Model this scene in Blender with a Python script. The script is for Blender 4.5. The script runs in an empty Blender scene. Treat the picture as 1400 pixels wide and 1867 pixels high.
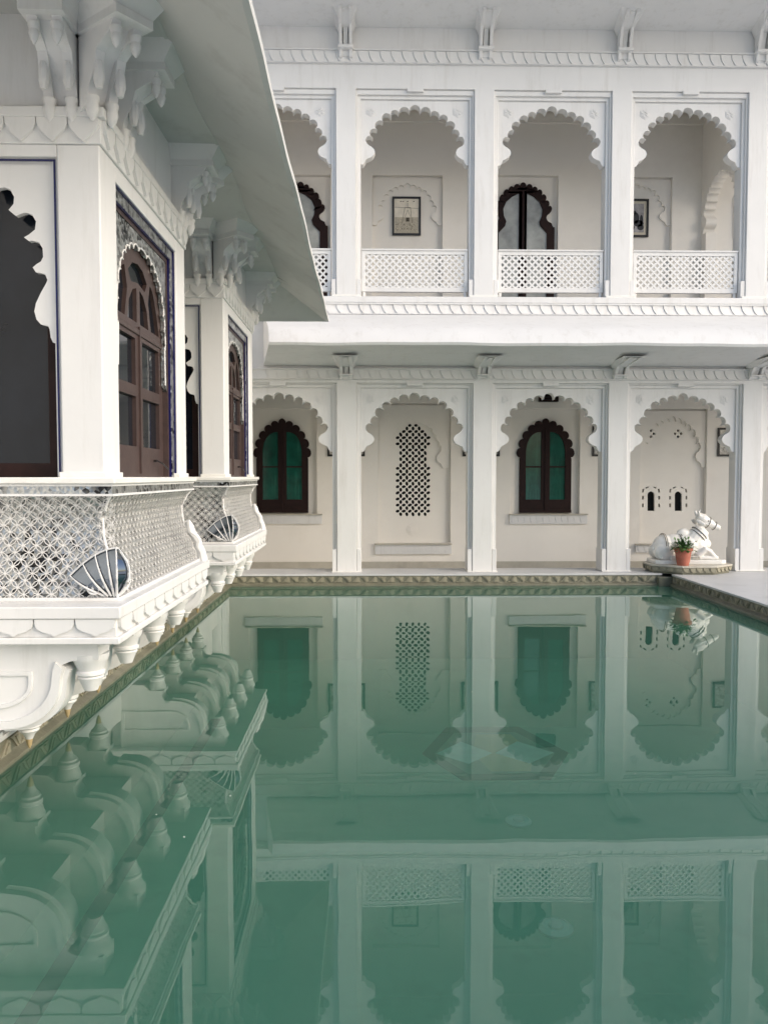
import bpy, math, random
from mathutils import Vector, Matrix, Euler
from mathutils.geometry import tessellate_polygon
random.seed(7)
R = math.radians
scene = bpy.context.scene
C = bpy.data.collections.new('palace'); scene.collection.children.link(C)

# ---------------------------------------------------------------- camera
FPX, CX, CY = 1440.0, 700.0, 933.5
CAMZ = 1.70
PITCH = math.atan(65/FPX); YAW = math.atan(30/FPX)
cam_d = bpy.data.cameras.new('camera'); cam = bpy.data.objects.new('camera', cam_d); C.objects.link(cam)
cam.location = (0, 0, CAMZ); cam.rotation_euler = (R(90)-PITCH, 0, -YAW)
cam_d.sensor_fit = 'HORIZONTAL'; cam_d.sensor_width = 36; cam_d.lens = FPX/1400*36
cam_d.clip_start = .05; cam_d.clip_end = 3000
scene.camera = cam
# ---------------------------------------------------------------- world, sun, exposure
SUN_EL, SUN_AZ = R(29), R(119)          # azimuth clockwise from +Y (depth): sun to the right, a little behind the camera
w = bpy.data.worlds.new('World'); scene.world = w; w.use_nodes = True
nt = w.node_tree; bg = nt.nodes['Background']
sky = nt.nodes.new('ShaderNodeTexSky'); sky.sky_type = 'NISHITA'; sky.sun_disc = False
sky.sun_elevation = SUN_EL; sky.sun_rotation = SUN_AZ; sky.air_density = 1.0; sky.dust_density = 3.0; sky.ozone_density = 1.0
nt.links.new(sky.outputs[0], bg.inputs[0]); bg.inputs[1].default_value = 0.135
sd = bpy.data.lights.new('sun', 'SUN'); sun = bpy.data.objects.new('sun', sd); C.objects.link(sun)
sd.energy = 1.0; sd.angle = R(60); sd.color = (1.0, .985, .955)
sdir = Vector((math.sin(SUN_AZ)*math.cos(SUN_EL), math.cos(SUN_AZ)*math.cos(SUN_EL), math.sin(SUN_EL)))
sun.rotation_euler = (-sdir).to_track_quat('-Z', 'Y').to_euler()
scene.view_settings.view_transform = 'Standard'; scene.view_settings.look = 'None'
scene.view_settings.gamma = 1; scene.view_settings.exposure = 0.64

# ---------------------------------------------------------------- pixel rays (photo pixels -> directions)
_RM = Euler((R(90)-PITCH, 0, -YAW)).to_matrix()
def ray(px, py): return _RM @ Vector(((px-CX)/FPX, -(py-CY)/FPX, -1))
def at_y(px, py, Y): d = ray(px, py); k = Y/d.y; return Vector((d.x*k, Y, CAMZ+d.z*k))
def at_x(px, py, X): d = ray(px, py); k = X/d.x; return Vector((X, d.y*k, CAMZ+d.z*k))
def at_z(px, py, Z): d = ray(px, py); k = (Z-CAMZ)/d.z; return Vector((d.x*k, d.y*k, Z))

# ---------------------------------------------------------------- materials
def material(name, col, rough=.6, metal=0., var=.08, scale=3., bump=.0, bscale=40., dirt=None, dirt_amt=0., dscale=1.2, streak=False, spec=.5):
    m = bpy.data.materials.new(name); m.use_nodes = True; n = m.node_tree.nodes; l = m.node_tree.links
    b = n['Principled BSDF']; b.inputs['Roughness'].default_value = rough; b.inputs['Metallic'].default_value = metal
    b.inputs['Specular IOR Level'].default_value = spec
    g = n.new('ShaderNodeNewGeometry')
    t = n.new('ShaderNodeTexNoise'); t.inputs['Scale'].default_value = scale; t.inputs['Detail'].default_value = 6; t.inputs['Roughness'].default_value = .6
    l.new(g.outputs['Position'], t.inputs['Vector'])
    r = n.new('ShaderNodeValToRGB'); r.color_ramp.elements[0].position = .3; r.color_ramp.elements[1].position = .7
    r.color_ramp.elements[0].color = tuple(c*(1-var) for c in col)+(1,); r.color_ramp.elements[1].color = tuple(min(1, c*(1+var*.5)) for c in col)+(1,)
    l.new(t.outputs[0], r.inputs[0]); out = r.outputs[0]
    if dirt:
        t2 = n.new('ShaderNodeTexNoise'); t2.inputs['Scale'].default_value = dscale; t2.inputs['Detail'].default_value = 9; t2.inputs['Roughness'].default_value = .7
        if streak:
            mp = n.new('ShaderNodeMapping'); mp.inputs['Scale'].default_value = (5, 5, .55)
            l.new(g.outputs['Position'], mp.inputs[0]); l.new(mp.outputs[0], t2.inputs['Vector'])
        else: l.new(g.outputs['Position'], t2.inputs['Vector'])
        r2 = n.new('ShaderNodeValToRGB'); r2.color_ramp.elements[0].position = .52; r2.color_ramp.elements[1].position = .80
        r2.color_ramp.elements[0].color = (0, 0, 0, 1); r2.color_ramp.elements[1].color = (dirt_amt,)*3+(1,)
        l.new(t2.outputs[0], r2.inputs[0])
        mx = n.new('ShaderNodeMix'); mx.data_type = 'RGBA'; mx.inputs[7].default_value = tuple(dirt)+(1,)
        l.new(r2.outputs[0], mx.inputs[0]); l.new(out, mx.inputs[6]); out = mx.outputs[2]
    l.new(out, b.inputs['Base Color'])
    if bump:
        t3 = n.new('ShaderNodeTexNoise'); t3.inputs['Scale'].default_value = bscale; t3.inputs['Detail'].default_value = 4
        l.new(g.outputs['Position'], t3.inputs['Vector'])
        bp = n.new('ShaderNodeBump'); bp.inputs['Strength'].default_value = bump; bp.inputs['Distance'].default_value = .01
        l.new(t3.outputs[0], bp.inputs['Height']); l.new(bp.outputs[0], b.inputs['Normal'])
    return m
M = {}
M['white'] = material('white_limewash', (.725, .723, .715), .55, var=.035, scale=1.7, bump=.12, bscale=14, dirt=(.45, .43, .39), dirt_amt=.42, dscale=1.6, streak=True)
M['wall'] = material('cream_wall', (.88, .845, .785), .7, var=.035, scale=1.1, bump=.12, bscale=12, dirt=(.50, .46, .40), dirt_amt=.25, dscale=1.1)
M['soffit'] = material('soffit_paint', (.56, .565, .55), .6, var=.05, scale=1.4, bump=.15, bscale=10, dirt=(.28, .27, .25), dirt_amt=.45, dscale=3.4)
M['marble'] = material('white_marble', (.80, .79, .755), .35, var=.05, scale=4, bump=.05, bscale=25, dirt=(.45, .42, .36), dirt_amt=.35, dscale=5)
M['floor'] = material('grey_floor', (.56, .565, .57), .45, var=.06, scale=2.5, bump=.03, dirt=(.30, .30, .29), dirt_amt=.5, dscale=2)
M['uppave'] = material('upper_floor_stone', (.42, .41, .40), .4, var=.1, scale=3)
M['skirt'] = material('skirting_stone', (.50, .47, .40), .4, var=.12, scale=6, dirt=(.33, .30, .25), dirt_amt=.6, dscale=4)
M['stone'] = material('kerb_stone', (.30, .28, .205), .6, var=.25, scale=9, bump=.4, bscale=45, dirt=(.10, .105, .07), dirt_amt=.9, dscale=6)
M['stone_dark'] = material('kerb_stone_dark', (.19, .185, .135), .35, var=.3, scale=8, bump=.3, bscale=40, dirt=(.05, .06, .045), dirt_amt=.9, dscale=4)  # darker kerb tone; shade of the carved recesses is put into the colour
M['wood'] = material('dark_wood', (.019, .007, .006), .5, var=.35, scale=14, bump=.1, bscale=60, spec=.2)
M['wood2'] = material('brown_wood', (.060, .037, .033), .45, var=.25, scale=12, bump=.15, bscale=50)
M['green'] = material('green_glass', (.009, .085, .062), .10, var=.45, scale=3, dirt=(.03, .17, .12), dirt_amt=.8, dscale=2.2, streak=True)
M['black'] = material('unlit_black', (.006, .006, .006), .8, var=.1)  # black colour stands in for unlit space behind pierced openings
M['frame'] = material('black_frame', (.012, .010, .010), .35, var=.2)
M['blue'] = material('blue_tile_line', (.008, .008, .085), .25, var=.3, scale=20)
M['ochre'] = material('ochre_stain', (.50, .38, .20), .6, var=.25, scale=12, dirt=(.25, .2, .1), dirt_amt=.5, dscale=14)
M['terracotta'] = material('terracotta', (.42, .13, .085), .7, var=.2, scale=10, bump=.2, dirt=(.5, .32, .25), dirt_amt=.5, dscale=12)
M['soil'] = material('soil', (.05, .035, .025), .9, var=.3, scale=40, bump=.5)
M['leafm'] = material('plant_leaf', (.085, .19, .05), .45, var=.6, scale=25)
M['petal'] = material('white_flower', (.75, .75, .7), .6)
M['dglass'] = material('dark_glass', (.010, .013, .019), .06, var=.5, scale=1.5, spec=.35)
M['mglass'] = material('pale_reflection_glass', (.42, .43, .40), .05, var=.5, scale=2.2)  # pale base colour stands in for reflections on the door panes
M['paper'] = material('sepia_paper', (.86, .80, .68), .7, var=.15, scale=9)
M['ink'] = material('sepia_ink', (.10, .085, .06), .7, var=.4, scale=30)
M['photo'] = material('photo_print', (.62, .60, .55), .25, var=.6, scale=16, dirt=(.02, .02, .02), dirt_amt=1, dscale=12)
M['mat'] = material('picture_mount', (.66, .60, .48), .7, var=.05)
M['slot'] = material('brass_light', (.70, .80, .75), .3)

def mirror_mosaic():
    m = bpy.data.materials.new('mirror_mosaic'); m.use_nodes = True; n = m.node_tree.nodes; l = m.node_tree.links
    b = n['Principled BSDF']; b.inputs['Metallic'].default_value = .8; b.inputs['Roughness'].default_value = .28
    g = n.new('ShaderNodeNewGeometry')
    v = n.new('ShaderNodeTexVoronoi'); v.inputs['Scale'].default_value = 38; l.new(g.outputs['Position'], v.inputs['Vector'])
    t = n.new('ShaderNodeTexNoise'); t.inputs['Scale'].default_value = 5.; t.inputs['Detail'].default_value = 3; l.new(g.outputs['Position'], t.inputs['Vector'])
    a = n.new('ShaderNodeMath'); a.operation = 'MULTIPLY_ADD'; a.inputs[1].default_value = .55; l.new(t.outputs[0], a.inputs[2])
    sp = n.new('ShaderNodeSeparateColor'); l.new(v.outputs['Color'], sp.inputs[0]); l.new(sp.outputs[0], a.inputs[0])
    r = n.new('ShaderNodeValToRGB'); r.color_ramp.elements[0].position = .48; r.color_ramp.elements[1].position = .78
    r.color_ramp.elements[0].color = (.03, .03, .03, 1); r.color_ramp.elements[1].color = (.50, .51, .50, 1)
    l.new(a.outputs[0], r.inputs[0]); l.new(r.outputs[0], b.inputs['Base Color'])
    bp = n.new('ShaderNodeBump'); bp.inputs['Strength'].default_value = .35; bp.inputs['Distance'].default_value = .02
    l.new(v.outputs['Distance'], bp.inputs['Height']); l.new(bp.outputs[0], b.inputs['Normal'])
    return m
M['mirror'] = mirror_mosaic()
def plain_mirror():
    m = bpy.data.materials.new('mirror_glass'); m.use_nodes = True
    b = m.node_tree.nodes['Principled BSDF']; b.inputs['Metallic'].default_value = 1; b.inputs['Roughness'].default_value = .05
    b.inputs['Base Color'].default_value = (.22, .25, .29, 1); return m
M['mirror2'] = plain_mirror()
M['latt'] = material('lattice_plaster', (.66, .65, .63), .5, var=.1, scale=8)
def water_mat():
    m = bpy.data.materials.new('pool_water'); m.use_nodes = True; n = m.node_tree.nodes; l = m.node_tree.links
    n.remove(n['Principled BSDF']); o = n['Material Output']
    fr = n.new('ShaderNodeFresnel'); fr.inputs[0].default_value = 1.62
    tr = n.new('ShaderNodeBsdfTransparent'); tr.inputs[0].default_value = (.68, .92, .82, 1)
    gl = n.new('ShaderNodeBsdfGlossy'); gl.inputs['Roughness'].default_value = .0; gl.inputs[0].default_value = (.95, 1, .98, 1)
    mx = n.new('ShaderNodeMixShader'); l.new(fr.outputs[0], mx.inputs[0]); df = n.new('ShaderNodeBsdfDiffuse'); df.inputs[0].default_value = (.155, .435, .305, 1)
    bd = n.new('ShaderNodeMixShader'); bd.inputs[0].default_value = .25; l.new(tr.outputs[0], bd.inputs[1]); l.new(df.outputs[0], bd.inputs[2])
    l.new(bd.outputs[0], mx.inputs[1]); l.new(gl.outputs[0], mx.inputs[2])
    l.new(mx.outputs[0], o.inputs[0])
    g = n.new('ShaderNodeNewGeometry'); t = n.new('ShaderNodeTexNoise'); t.inputs['Scale'].default_value = 1.3; t.inputs['Detail'].default_value = 2
    l.new(g.outputs['Position'], t.inputs['Vector'])
    bp = n.new('ShaderNodeBump'); bp.inputs['Strength'].default_value = .06; bp.inputs['Distance'].default_value = .02
    l.new(t.outputs[0], bp.inputs['Height']); l.new(bp.outputs[0], gl.inputs['Normal'])
    return m
M['water'] = water_mat()
M['poolfloor'] = material('pool_floor_green', (.25, .46, .345), .6, var=.10, scale=1.2, dirt=(.075, .125, .10), dirt_amt=.4, dscale=1.5)
M['pooldark'] = material('pool_tile_dark', (.02, .026, .024), .5, var=.2, scale=6)
M['poolaqua'] = material('pool_tile_aqua', (.80, .90, .86), .5, var=.15, scale=6)
M['poolsand'] = material('pool_tile_sand', (.55, .42, .20), .5, var=.15, scale=6)
M['poolgrey'] = material('pool_tile_grey', (.20, .26, .21), .5, var=.15, scale=6)

# ---------------------------------------------------------------- mesh helpers
class MB:
    def __init__(s): s.v = []; s.f = []
    def add(s, vs, fs):
        o = len(s.v); s.v += [tuple(v) for v in vs]; s.f += [tuple(i+o for i in f) for f in fs]; return s
    def box(s, x0, x1, y0, y1, z0, z1):
        return s.add([(x, y, z) for z in (z0, z1) for y in (y0, y1) for x in (x0, x1)],
                     [(0, 2, 3, 1), (4, 5, 7, 6), (0, 1, 5, 4), (2, 6, 7, 3), (0, 4, 6, 2), (1, 3, 7, 5)])
    def frustum(s, a, b):   # two rings of equal length, capped
        n = len(a); fs = [tuple(range(n))[::-1], tuple(range(n, 2*n))]+[(i, (i+1) % n, n+(i+1) % n, n+i) for i in range(n)]
        return s.add(list(a)+list(b), fs)
    def plate(s, outer, holes, fn, t0, t1):
        """outline (u,v) with holes, extruded from t0 to t1; fn(u,v,t) -> xyz"""
        loops = [outer]+list(holes)
        tri = tessellate_polygon([[Vector((p[0], p[1], 0)) for p in lp] for lp in loops])
        flat = [p for lp in loops for p in lp]; n = len(flat)
        vs = [fn(p[0], p[1], t0) for p in flat]+[fn(p[0], p[1], t1) for p in flat]
        fs = [tuple(t) for t in tri]+[tuple(i+n for i in t[::-1]) for t in tri]
        o = 0
        for lp in loops:
            k = len(lp)
            for i in range(k):
                a, b = o+i, o+(i+1) % k; fs.append((a, b, b+n, a+n))
            o += k
        return s.add(vs, fs)
    def tube(s, pts, rad, n=8, sx=None):
        pts = [Vector(p) for p in pts]; rings = []
        if not hasattr(rad, '__len__'): rad = [rad]*len(pts)
        for i, p in enumerate(pts):
            t = (pts[min(i+1, len(pts)-1)]-pts[max(i-1, 0)]).normalized()
            up = Vector((0, 0, 1)) if abs(t.z) < .9 else Vector((1, 0, 0))
            a = t.cross(up).normalized(); b = a.cross(t)
            rings.append([p+(a*math.cos(2*math.pi*k/n)+b*math.sin(2*math.pi*k/n))*rad[i] for k in range(n)])
        vs = [v for r in rings for v in r]; fs = []
        for i in range(len(rings)-1):
            for k in range(n): fs.append((i*n+k, i*n+(k+1) % n, (i+1)*n+(k+1) % n, (i+1)*n+k))
        fs.append(tuple(range(n))[::-1]); fs.append(tuple((len(rings)-1)*n+k for k in range(n)))
        return s.add(vs, fs)
    def lathe(s, prof, c, n=16):   # prof (r, z) bottom to top
        vs = [(c[0]+r*math.cos(2*math.pi*k/n), c[1]+r*math.sin(2*math.pi*k/n), c[2]+z) for r, z in prof for k in range(n)]
        fs = [(i*n+k, i*n+(k+1) % n, (i+1)*n+(k+1) % n, (i+1)*n+k) for i in range(len(prof)-1) for k in range(n)]
        fs.append(tuple(range(n))[::-1]); fs.append(tuple((len(prof)-1)*n+k for k in range(n)))
        return s.add(vs, fs)
    def ball(s, c, r, n=14, m=8, rot=None):
        vs = []; fs = []
        for j in range(m+1):
            th = math.pi*j/m
            for k in range(n):
                ph = 2*math.pi*k/n; p = Vector((r[0]*math.sin(th)*math.cos(ph), r[1]*math.sin(th)*math.sin(ph), r[2]*math.cos(th)))
                if rot: p = rot @ p
                vs.append(Vector(c)+p)
        for j in range(m):
            for k in range(n): fs.append((j*n+k, (j+1)*n+k, (j+1)*n+(k+1) % n, j*n+(k+1) % n))
        return s.add(vs, fs)
    def build(s, name, mat, parent=None, smooth=False, bevel=0., angle=35, segs=2):
        me = bpy.data.meshes.new(name); me.from_pydata(s.v, [], s.f); me.materials.append(M[mat] if isinstance(mat, str) else mat)
        import bmesh
        bm = bmesh.new(); bm.from_mesh(me); bmesh.ops.remove_doubles(bm, verts=bm.verts, dist=1e-5); bmesh.ops.recalc_face_normals(bm, faces=bm.faces); bm.to_mesh(me); bm.free()
        if smooth:
            me.polygons.foreach_set('use_smooth', [True]*len(me.polygons)); me.set_sharp_from_angle(angle=R(angle))
        o = bpy.data.objects.new(name, me); C.objects.link(o)
        if parent: o.parent = parent
        if bevel:
            b = o.modifiers.new('bevel', 'BEVEL'); b.width = bevel; b.segments = segs; b.limit_method = 'ANGLE'; b.angle_limit = R(40)
            me.polygons.foreach_set('use_smooth', [True]*len(me.polygons)); me.set_sharp_from_angle(angle=R(angle)) if not smooth else None
            b.harden_normals = False
        return o
def XZ(u, v, t): return (u, t, v)          # plate facing -Y
def YZ(u, v, t): return (t, u, v)          # plate facing +-X
def XY(u, v, t): return (u, v, t)
def tag(o, label=None, cat=None, group=None, kind=None):
    if label: o['label'] = label
    if cat: o['category'] = cat
    if group: o['group'] = group
    if kind: o['kind'] = kind
    return o
def thing(name, loc=(0, 0, 0), label=None, cat=None, group=None):
    o = bpy.data.objects.new(name, None); C.objects.link(o); o.location = loc; o.empty_display_size = .1
    return tag(o, label, cat, group)
def put(o, parent):           # parent keeping world coordinates (parents are unrotated Empties or meshes at origin)
    o.parent = parent; o.matrix_parent_inverse = Matrix.Translation(-Vector(parent.location)); return o
def inst(src, loc, parent, rot=None, scale=None):
    o = bpy.data.objects.new(src.name.split('.')[0], src.data if hasattr(src, 'data') else src); C.objects.link(o)
    o.location = loc
    if rot: o.rotation_euler = rot
    if scale: o.scale = scale
    o.parent = parent; return o
def mesh_of(mb, name, mat, smooth=True, angle=35):
    o = mb.build(name, mat, None, smooth, angle=angle); me = o.data; bpy.data.objects.remove(o); return me
def minst(me, name, loc, parent, rot=None, scale=None):
    o = bpy.data.objects.new(name, me); C.objects.link(o); o.location = loc
    if rot is not None: o.rotation_euler = rot
    if scale is not None: o.scale = scale
    o.parent = parent; return o
def copy_tree(o, parent=None):
    c = o.copy(); C.objects.link(c)
    if parent: c.parent = parent
    for ch in list(o.children): copy_tree(ch, c)
    return c

# ---------------------------------------------------------------- cusped outlines
_S = [(-1, 0), (-.955, .005), (-.925, .05), (-.905, .10), (-.865, .118), (-.81, .145), (-.768, .185), (-.748, .24), (-.765, .295), (-.81, .335), (-.86, .362),
      (-.897, .40), (-.917, .457), (-.905, .505), (-.875, .535), (-.835, .54), (-.800, .525)]
_VAL = [(-.778, .511), (-.691, .663), (-.583, .804), (-.437, .898), (-.289, .967), (-.100, 1.0)]
_H = [.095, .105, .105, .10, .10]
def lobe(a, b, h, n=9, bulge=1.12):
    a = Vector(a); b = Vector(b); m = (a+b)/2; c = (b-a)/2; nn = Vector((-c.y, c.x)).normalized()
    return [m-c*math.cos(math.pi*i/n)*(1+(bulge-1)*math.sin(math.pi*i/n))+nn*h*math.sin(math.pi*i/n) for i in range(1, n)]
def cusped_curve(xc, zt, a, hs=None):
    hs = hs or a
    def half():
        jv = [Vector((p[0]+random.uniform(-.008, .008), p[1]+random.uniform(-.008, .008))) for p in _VAL]; jv[0] = Vector(_VAL[0]); jv[5] = Vector(_VAL[5])
        k = random.uniform(-.012, .012)
        pts = [Vector((p[0]+(k if 4 < i < 12 else 0), p[1])) for i, p in enumerate(_S)]
        for i in range(5): pts.append(jv[i]); pts += lobe(jv[i], jv[i+1], _H[i]*random.uniform(.88, 1.12))
        return pts+[jv[5]]
    top = lobe(_VAL[5], (.1, 1.0), .125, 10, 1.15)
    full = half()+top+[Vector((-p.x, p.y)) for p in reversed(half())]
    return [(xc+p.x*a, zt+p.y*hs) for p in full]
def arch_panel(xc, zt, a, ztop, edge=0., hs=None):
    c = cusped_curve(xc, zt, a, hs)
    return [(xc-a-edge, ztop)]+([(xc-a-edge, zt)] if edge else [])+c+([(xc+a+edge, zt)] if edge else [])+[(xc+a+edge, ztop)]
def lobed_window(xc, z0, zs, w, top, n=11, jw=.93):
    """straight jambs to zs, then lobes round a half ellipse up to top"""
    pts = [(xc-w*jw, z0), (xc-w*jw, zs)]; val = []
    ry = (top-zs)*.90; rx = w*.90
    for i in range(n+1):
        th = math.pi*(1.0-i/n)*1.0; val.append((xc+rx*math.cos(th), zs+.02+ry*math.sin(th)*1.0))
    for i in range(n):
        pts.append(val[i]); h = (.125 if i != n//2 else .16)*w*1.15
        pts += [tuple(p) for p in lobe(val[i], val[i+1], h, 7, 1.05)]
    pts += [val[-1], (xc+w*jw, zs), (xc+w*jw, z0)]
    return pts

# ================================================================ SETTING: ground, pool
PX0, PX1, PY0, PY1 = -2.14, 4.72, 1.2, 12.2
DEPTH = -1.15
mb = MB(); G = 900
for a in ((-G, G, PY1+.6, G), (-G, G, -G, PY0-.3), (-G, PX0-.3, PY0-.3, PY1+.6), (PX1+.3, G, PY0-.3, PY1+.6)):
    mb.add([(a[0], a[2], -.03), (a[1], a[2], -.03), (a[1], a[3], -.03), (a[0], a[3], -.03)], [(0, 1, 2, 3)])
tag(mb.build('ground', 'floor'), kind='structure')
mb = MB()
mb.add([(PX0, PY0, DEPTH), (PX1, PY0, DEPTH), (PX1, PY1, DEPTH), (PX0, PY1, DEPTH)], [(0, 1, 2, 3)])
tag(mb.build('pool_floor', 'poolfloor'), kind='structure')
mb = MB()
mb.box(PX0-.3, PX0, PY0-.3, PY1+.6, DEPTH-.1, -.001); mb.box(PX1, PX1+.3, PY0-.3, PY1+.6, DEPTH-.1, -.001)
mb.box(PX0, PX1, PY1, PY1+.6, DEPTH-.1, -.001); mb.box(PX0, PX1, PY0-.3, PY0, DEPTH-.1, -.001)
tag(mb.build('pool_wall', 'poolfloor'), kind='structure')
mb = MB(); mb.add([(PX0, PY0, 0), (PX1, PY0, 0), (PX1, PY1, 0), (PX0, PY1, 0)], [(0, 1, 2, 3)])
tag(mb.build('pool_water', 'water'), kind='structure')
# dark tile line round the pool floor
mb = MB(); i0, i1 = .30, .42; zf = DEPTH+.004
mb.add([(PX0+i0, PY0+.3, zf), (PX0+i1, PY0+.3, zf), (PX0+i1, 9.2, zf), (PX0+i0, 9.2, zf)], [(0, 1, 2, 3)])
tag(mb.build('pool_tile_line', 'pooldark'), kind='structure')
# mosaic in the middle of the pool floor
mc = at_z(900, 1375, DEPTH)
ms = thing('pool_mosaic', (mc.x, mc.y, DEPTH), 'long dark hexagon mosaic with pale aqua diamonds on pool floor', 'mosaic')
xl = at_z(768, 1370, DEPTH).x-mc.x; xr = at_z(1032, 1368, DEPTH).x-mc.x
yt = at_z(900, 1327, DEPTH).y-mc.y; yb = at_z(900, 1424, DEPTH).y-mc.y
hexo = [(xl, 0), (xl*.55, yb), (xr*.55, yb), (xr, 0), (xr*.55, yt), (xl*.55, yt)]
hexi = [(p[0]*.82, p[1]*.78) for p in hexo]
MB().plate(hexo, [hexi], XY, .004, .007).build('border', 'pooldark', ms)
MB().plate(hexi, [], XY, .0035, .006).build('field', 'poolgrey', ms)
for sgn in (xl, xr):
    MB().plate([(sgn*.80, 0), (sgn*.40, yb*.42), (sgn*.02, 0), (sgn*.40, yt*.42)], [], XY, .007, .009).build('diamond', 'poolaqua', ms)
MB().plate([(-.10, yb*.7), (.28, yb*.7), (.40, 0), (.28, yt*.7), (-.10, yt*.7), (-.22, 0)], [], XY, .0061, .0075).build('centre', 'poolsand', ms)
# underwater lights
lm = mesh_of(MB().lathe([(.11, 0), (.11, .015), (.085, .03), (.08, .022), (.001, .022)], (0, 0, 0), 20), 'ring', 'slot')
lm2 = mesh_of(MB().lathe([(.05, .022), (.045, .035), (.02, .045), (.001, .046)], (0, 0, 0), 16), 'lens', 'marble')
for px, py, lb in ((945, 1500, 'small round light fitting on pool floor nearer the mosaic'), (1013, 1695, 'small round light fitting on pool floor farther from the mosaic')):
    p = at_z(px, py, DEPTH); t = thing('pool_light', p, lb, 'light', 'round fittings set in the pool floor')
    minst(lm, 'ring', (0, 0, 0), t); minst(lm2, 'lens', (0, 0, 0), t)

mb = MB()
for px, py in ((1013, 1210), (1158, 1411), (285, 1486), (336, 1527), (420, 1452), (700, 1205), (860, 1262), (1180, 1215)):
    p = at_z(px, py, .003); a = random.uniform(0, 6.3); L = random.uniform(.006, .011)
    mb.add([(p.x+L*math.cos(a+k*1.571)*(1 if k % 2 else .5), p.y+L*math.sin(a+k*1.571)*(1 if k % 2 else .5), .003+.002*(k % 2)) for k in range(4)], [(0, 1, 2, 3)])
tag(mb.build('floating_petals', 'petal'), 'tiny pale petals scattered on the pool water', 'petals', kind='stuff')
# kerbs with a carved leaf band
KZ = .185
def kerb_profile(mb, f, a, b):     # f(s, out, z): out = distance outwards of the pool edge
    prof = [(.06, -.02), (-.045, -.02), (-.045, .022), (-.01, .040), (.0, .05), (.0, .156), (.30, .156), (.30, -.02)]
    n = len(prof)
    vs = [f(a, o, z) for o, z in prof]+[f(b, o, z) for o, z in prof]
    mb.add(vs, [(i, (i+1) % n, n+(i+1) % n, n+i) for i in range(n)]+[tuple(range(n)), tuple(range(n, 2*n))[::-1]])
fb = lambda s, o, z: (s, PY1+o, z)
fl = lambda s, o, z: (PX0-o, s, z)
frr = lambda s, o, z: (PX1+o, s, z)
ff = lambda s, o, z: (s, PY0-o, z)
def band(mb, f, a, b, pitch=.135):
    """carved leaf scrolls: alternating up and down leaves with a raised rim"""
    n = max(1, int((b-a)/pitch)); st = (b-a)/n
    for i in range(n):
        s = a+i*st; up = i % 2 == 0; j = random.uniform(-.008, .008)
        z0, z1 = (.056, .146) if up else (.146, .056)
        zz = lambda k: z0+(z1-z0)*k
        pts = [(s-st*.10, zz(.02)), (s+st*.16+j, zz(.22)), (s+st*.30, zz(.52)), (s+st*.62, zz(.98)), (s+st*.92, zz(.80)+j), (s+st*.86+j, zz(.40)), (s+st*.96, zz(.02))]
        mb.plate(pts, [], lambda u, v, t: f(u, t, v), -.012, .004)
        pts = [(s+st*.30, zz(.12)), (s+st*.46, zz(.48)), (s+st*.66, zz(.80)+j), (s+st*.74, zz(.46)), (s+st*.64, zz(.14))]
        mb.plate(pts, [], lambda u, v, t: f(u, t, v), -.022, -.011)
for nm, f, a, b, va, vb in (('back', fb, PX0-.3, 4.60, PX0, 4.5), ('left', fl, PY0-.3, PY1, 2.4, PY1-.05), ('right', frr, PY0-.3, PY1-.12, 5.6, PY1-.15), ('front', ff, PX0, PX1, 0, 0)):
    mb = MB(); kerb_profile(mb, f, a, b)
    k = tag(mb.build('pool_kerb', 'stone_dark', bevel=.004), kind='structure')
    mb = MB(); c0 = [f(a, -.014, .1565), f(b, -.014, .1565), f(b, .2995, .1565), f(a, .2995, .1565)]; mb.frustum(c0, [(p[0], p[1], KZ) for p in c0]); mb.build('coping', 'floor', k, bevel=.004)
    if vb > va:
        mb = MB(); band(mb, f, va, vb); tag(mb.build('carved_band', 'stone', k), kind='stuff')
# dark block put in for the shaded notch under the statue platform
MB().box(4.52, 4.86, 12.10, 12.5, -.02, .14).build('notch_dark_block', 'stone_dark', bevel=.01)['kind'] = 'structure'
# paved strips: in front of the veranda and to the right of the pool
YF, YW = 12.45, 14.25
mb = MB(); mb.box(PX0-.3, 4.5, PY1+.29, 12.98, -.03, KZ-.003)
tag(mb.build('veranda_edge', 'floor'), kind='structure')
mb = MB(); mb.box(PX1+.29, 7.2, PY0-.3, 12.05, -.03, KZ-.003); mb.box(5.02, 12, 12.051, 12.98, -.03, KZ-.004); mb.box(4.501, 5.019, 12.51, 12.98, -.03, KZ-.004)
tag(mb.build('path', 'floor', bevel=.004), kind='structure')
mb = MB(); mb.box(-8, 12, 12.981, YW+.3, -.03, -.005)
tag(mb.build('veranda_floor', 'marble'), kind='structure')  # unseen floor, made pale marble to bounce light into the veranda

# ================================================================ BACK WING
wing = thing('palace_wing', (2, 13, 0), 'two storey white palace wing with cusped arcades facing the pool', 'building')
def W(o): return put(o, wing)
zf_ = lambda y, x=760: at_y(x, y, YF).z
xf = lambda x, y: at_y(x, y, YF).x
b2 = xf(756, 870); b4 = xf(1247.7, 870); BAY = (b4-b2)/2
bays = [b2+BAY*(i-1) for i in range(0, 5)]          # bay centres; index 1 is the bay with the screen
pil = [b2+BAY*(i-1.5) for i in range(0, 6)]
OPEN = .845                                        # half opening
PW = .155                                          # half pillar shaft
Z_tip1 = zf_(823); Z_in1 = zf_(706); Z_out1 = zf_(698)
Z_fr1b, Z_fr1t = zf_(692), zf_(672)
Z_sof1 = zf_(667)
Z_slab_b, Z_slab = zf_(576), zf_(544)
Z_tip2 = zf_(295); Z_in2 = zf_(176); Z_out2 = zf_(161)
Z_fr2b, Z_fr2t, Z_sof2 = zf_(117), zf_(92), zf_(51)
X0, X1 = -3.2, pil[5]+.2
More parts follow.
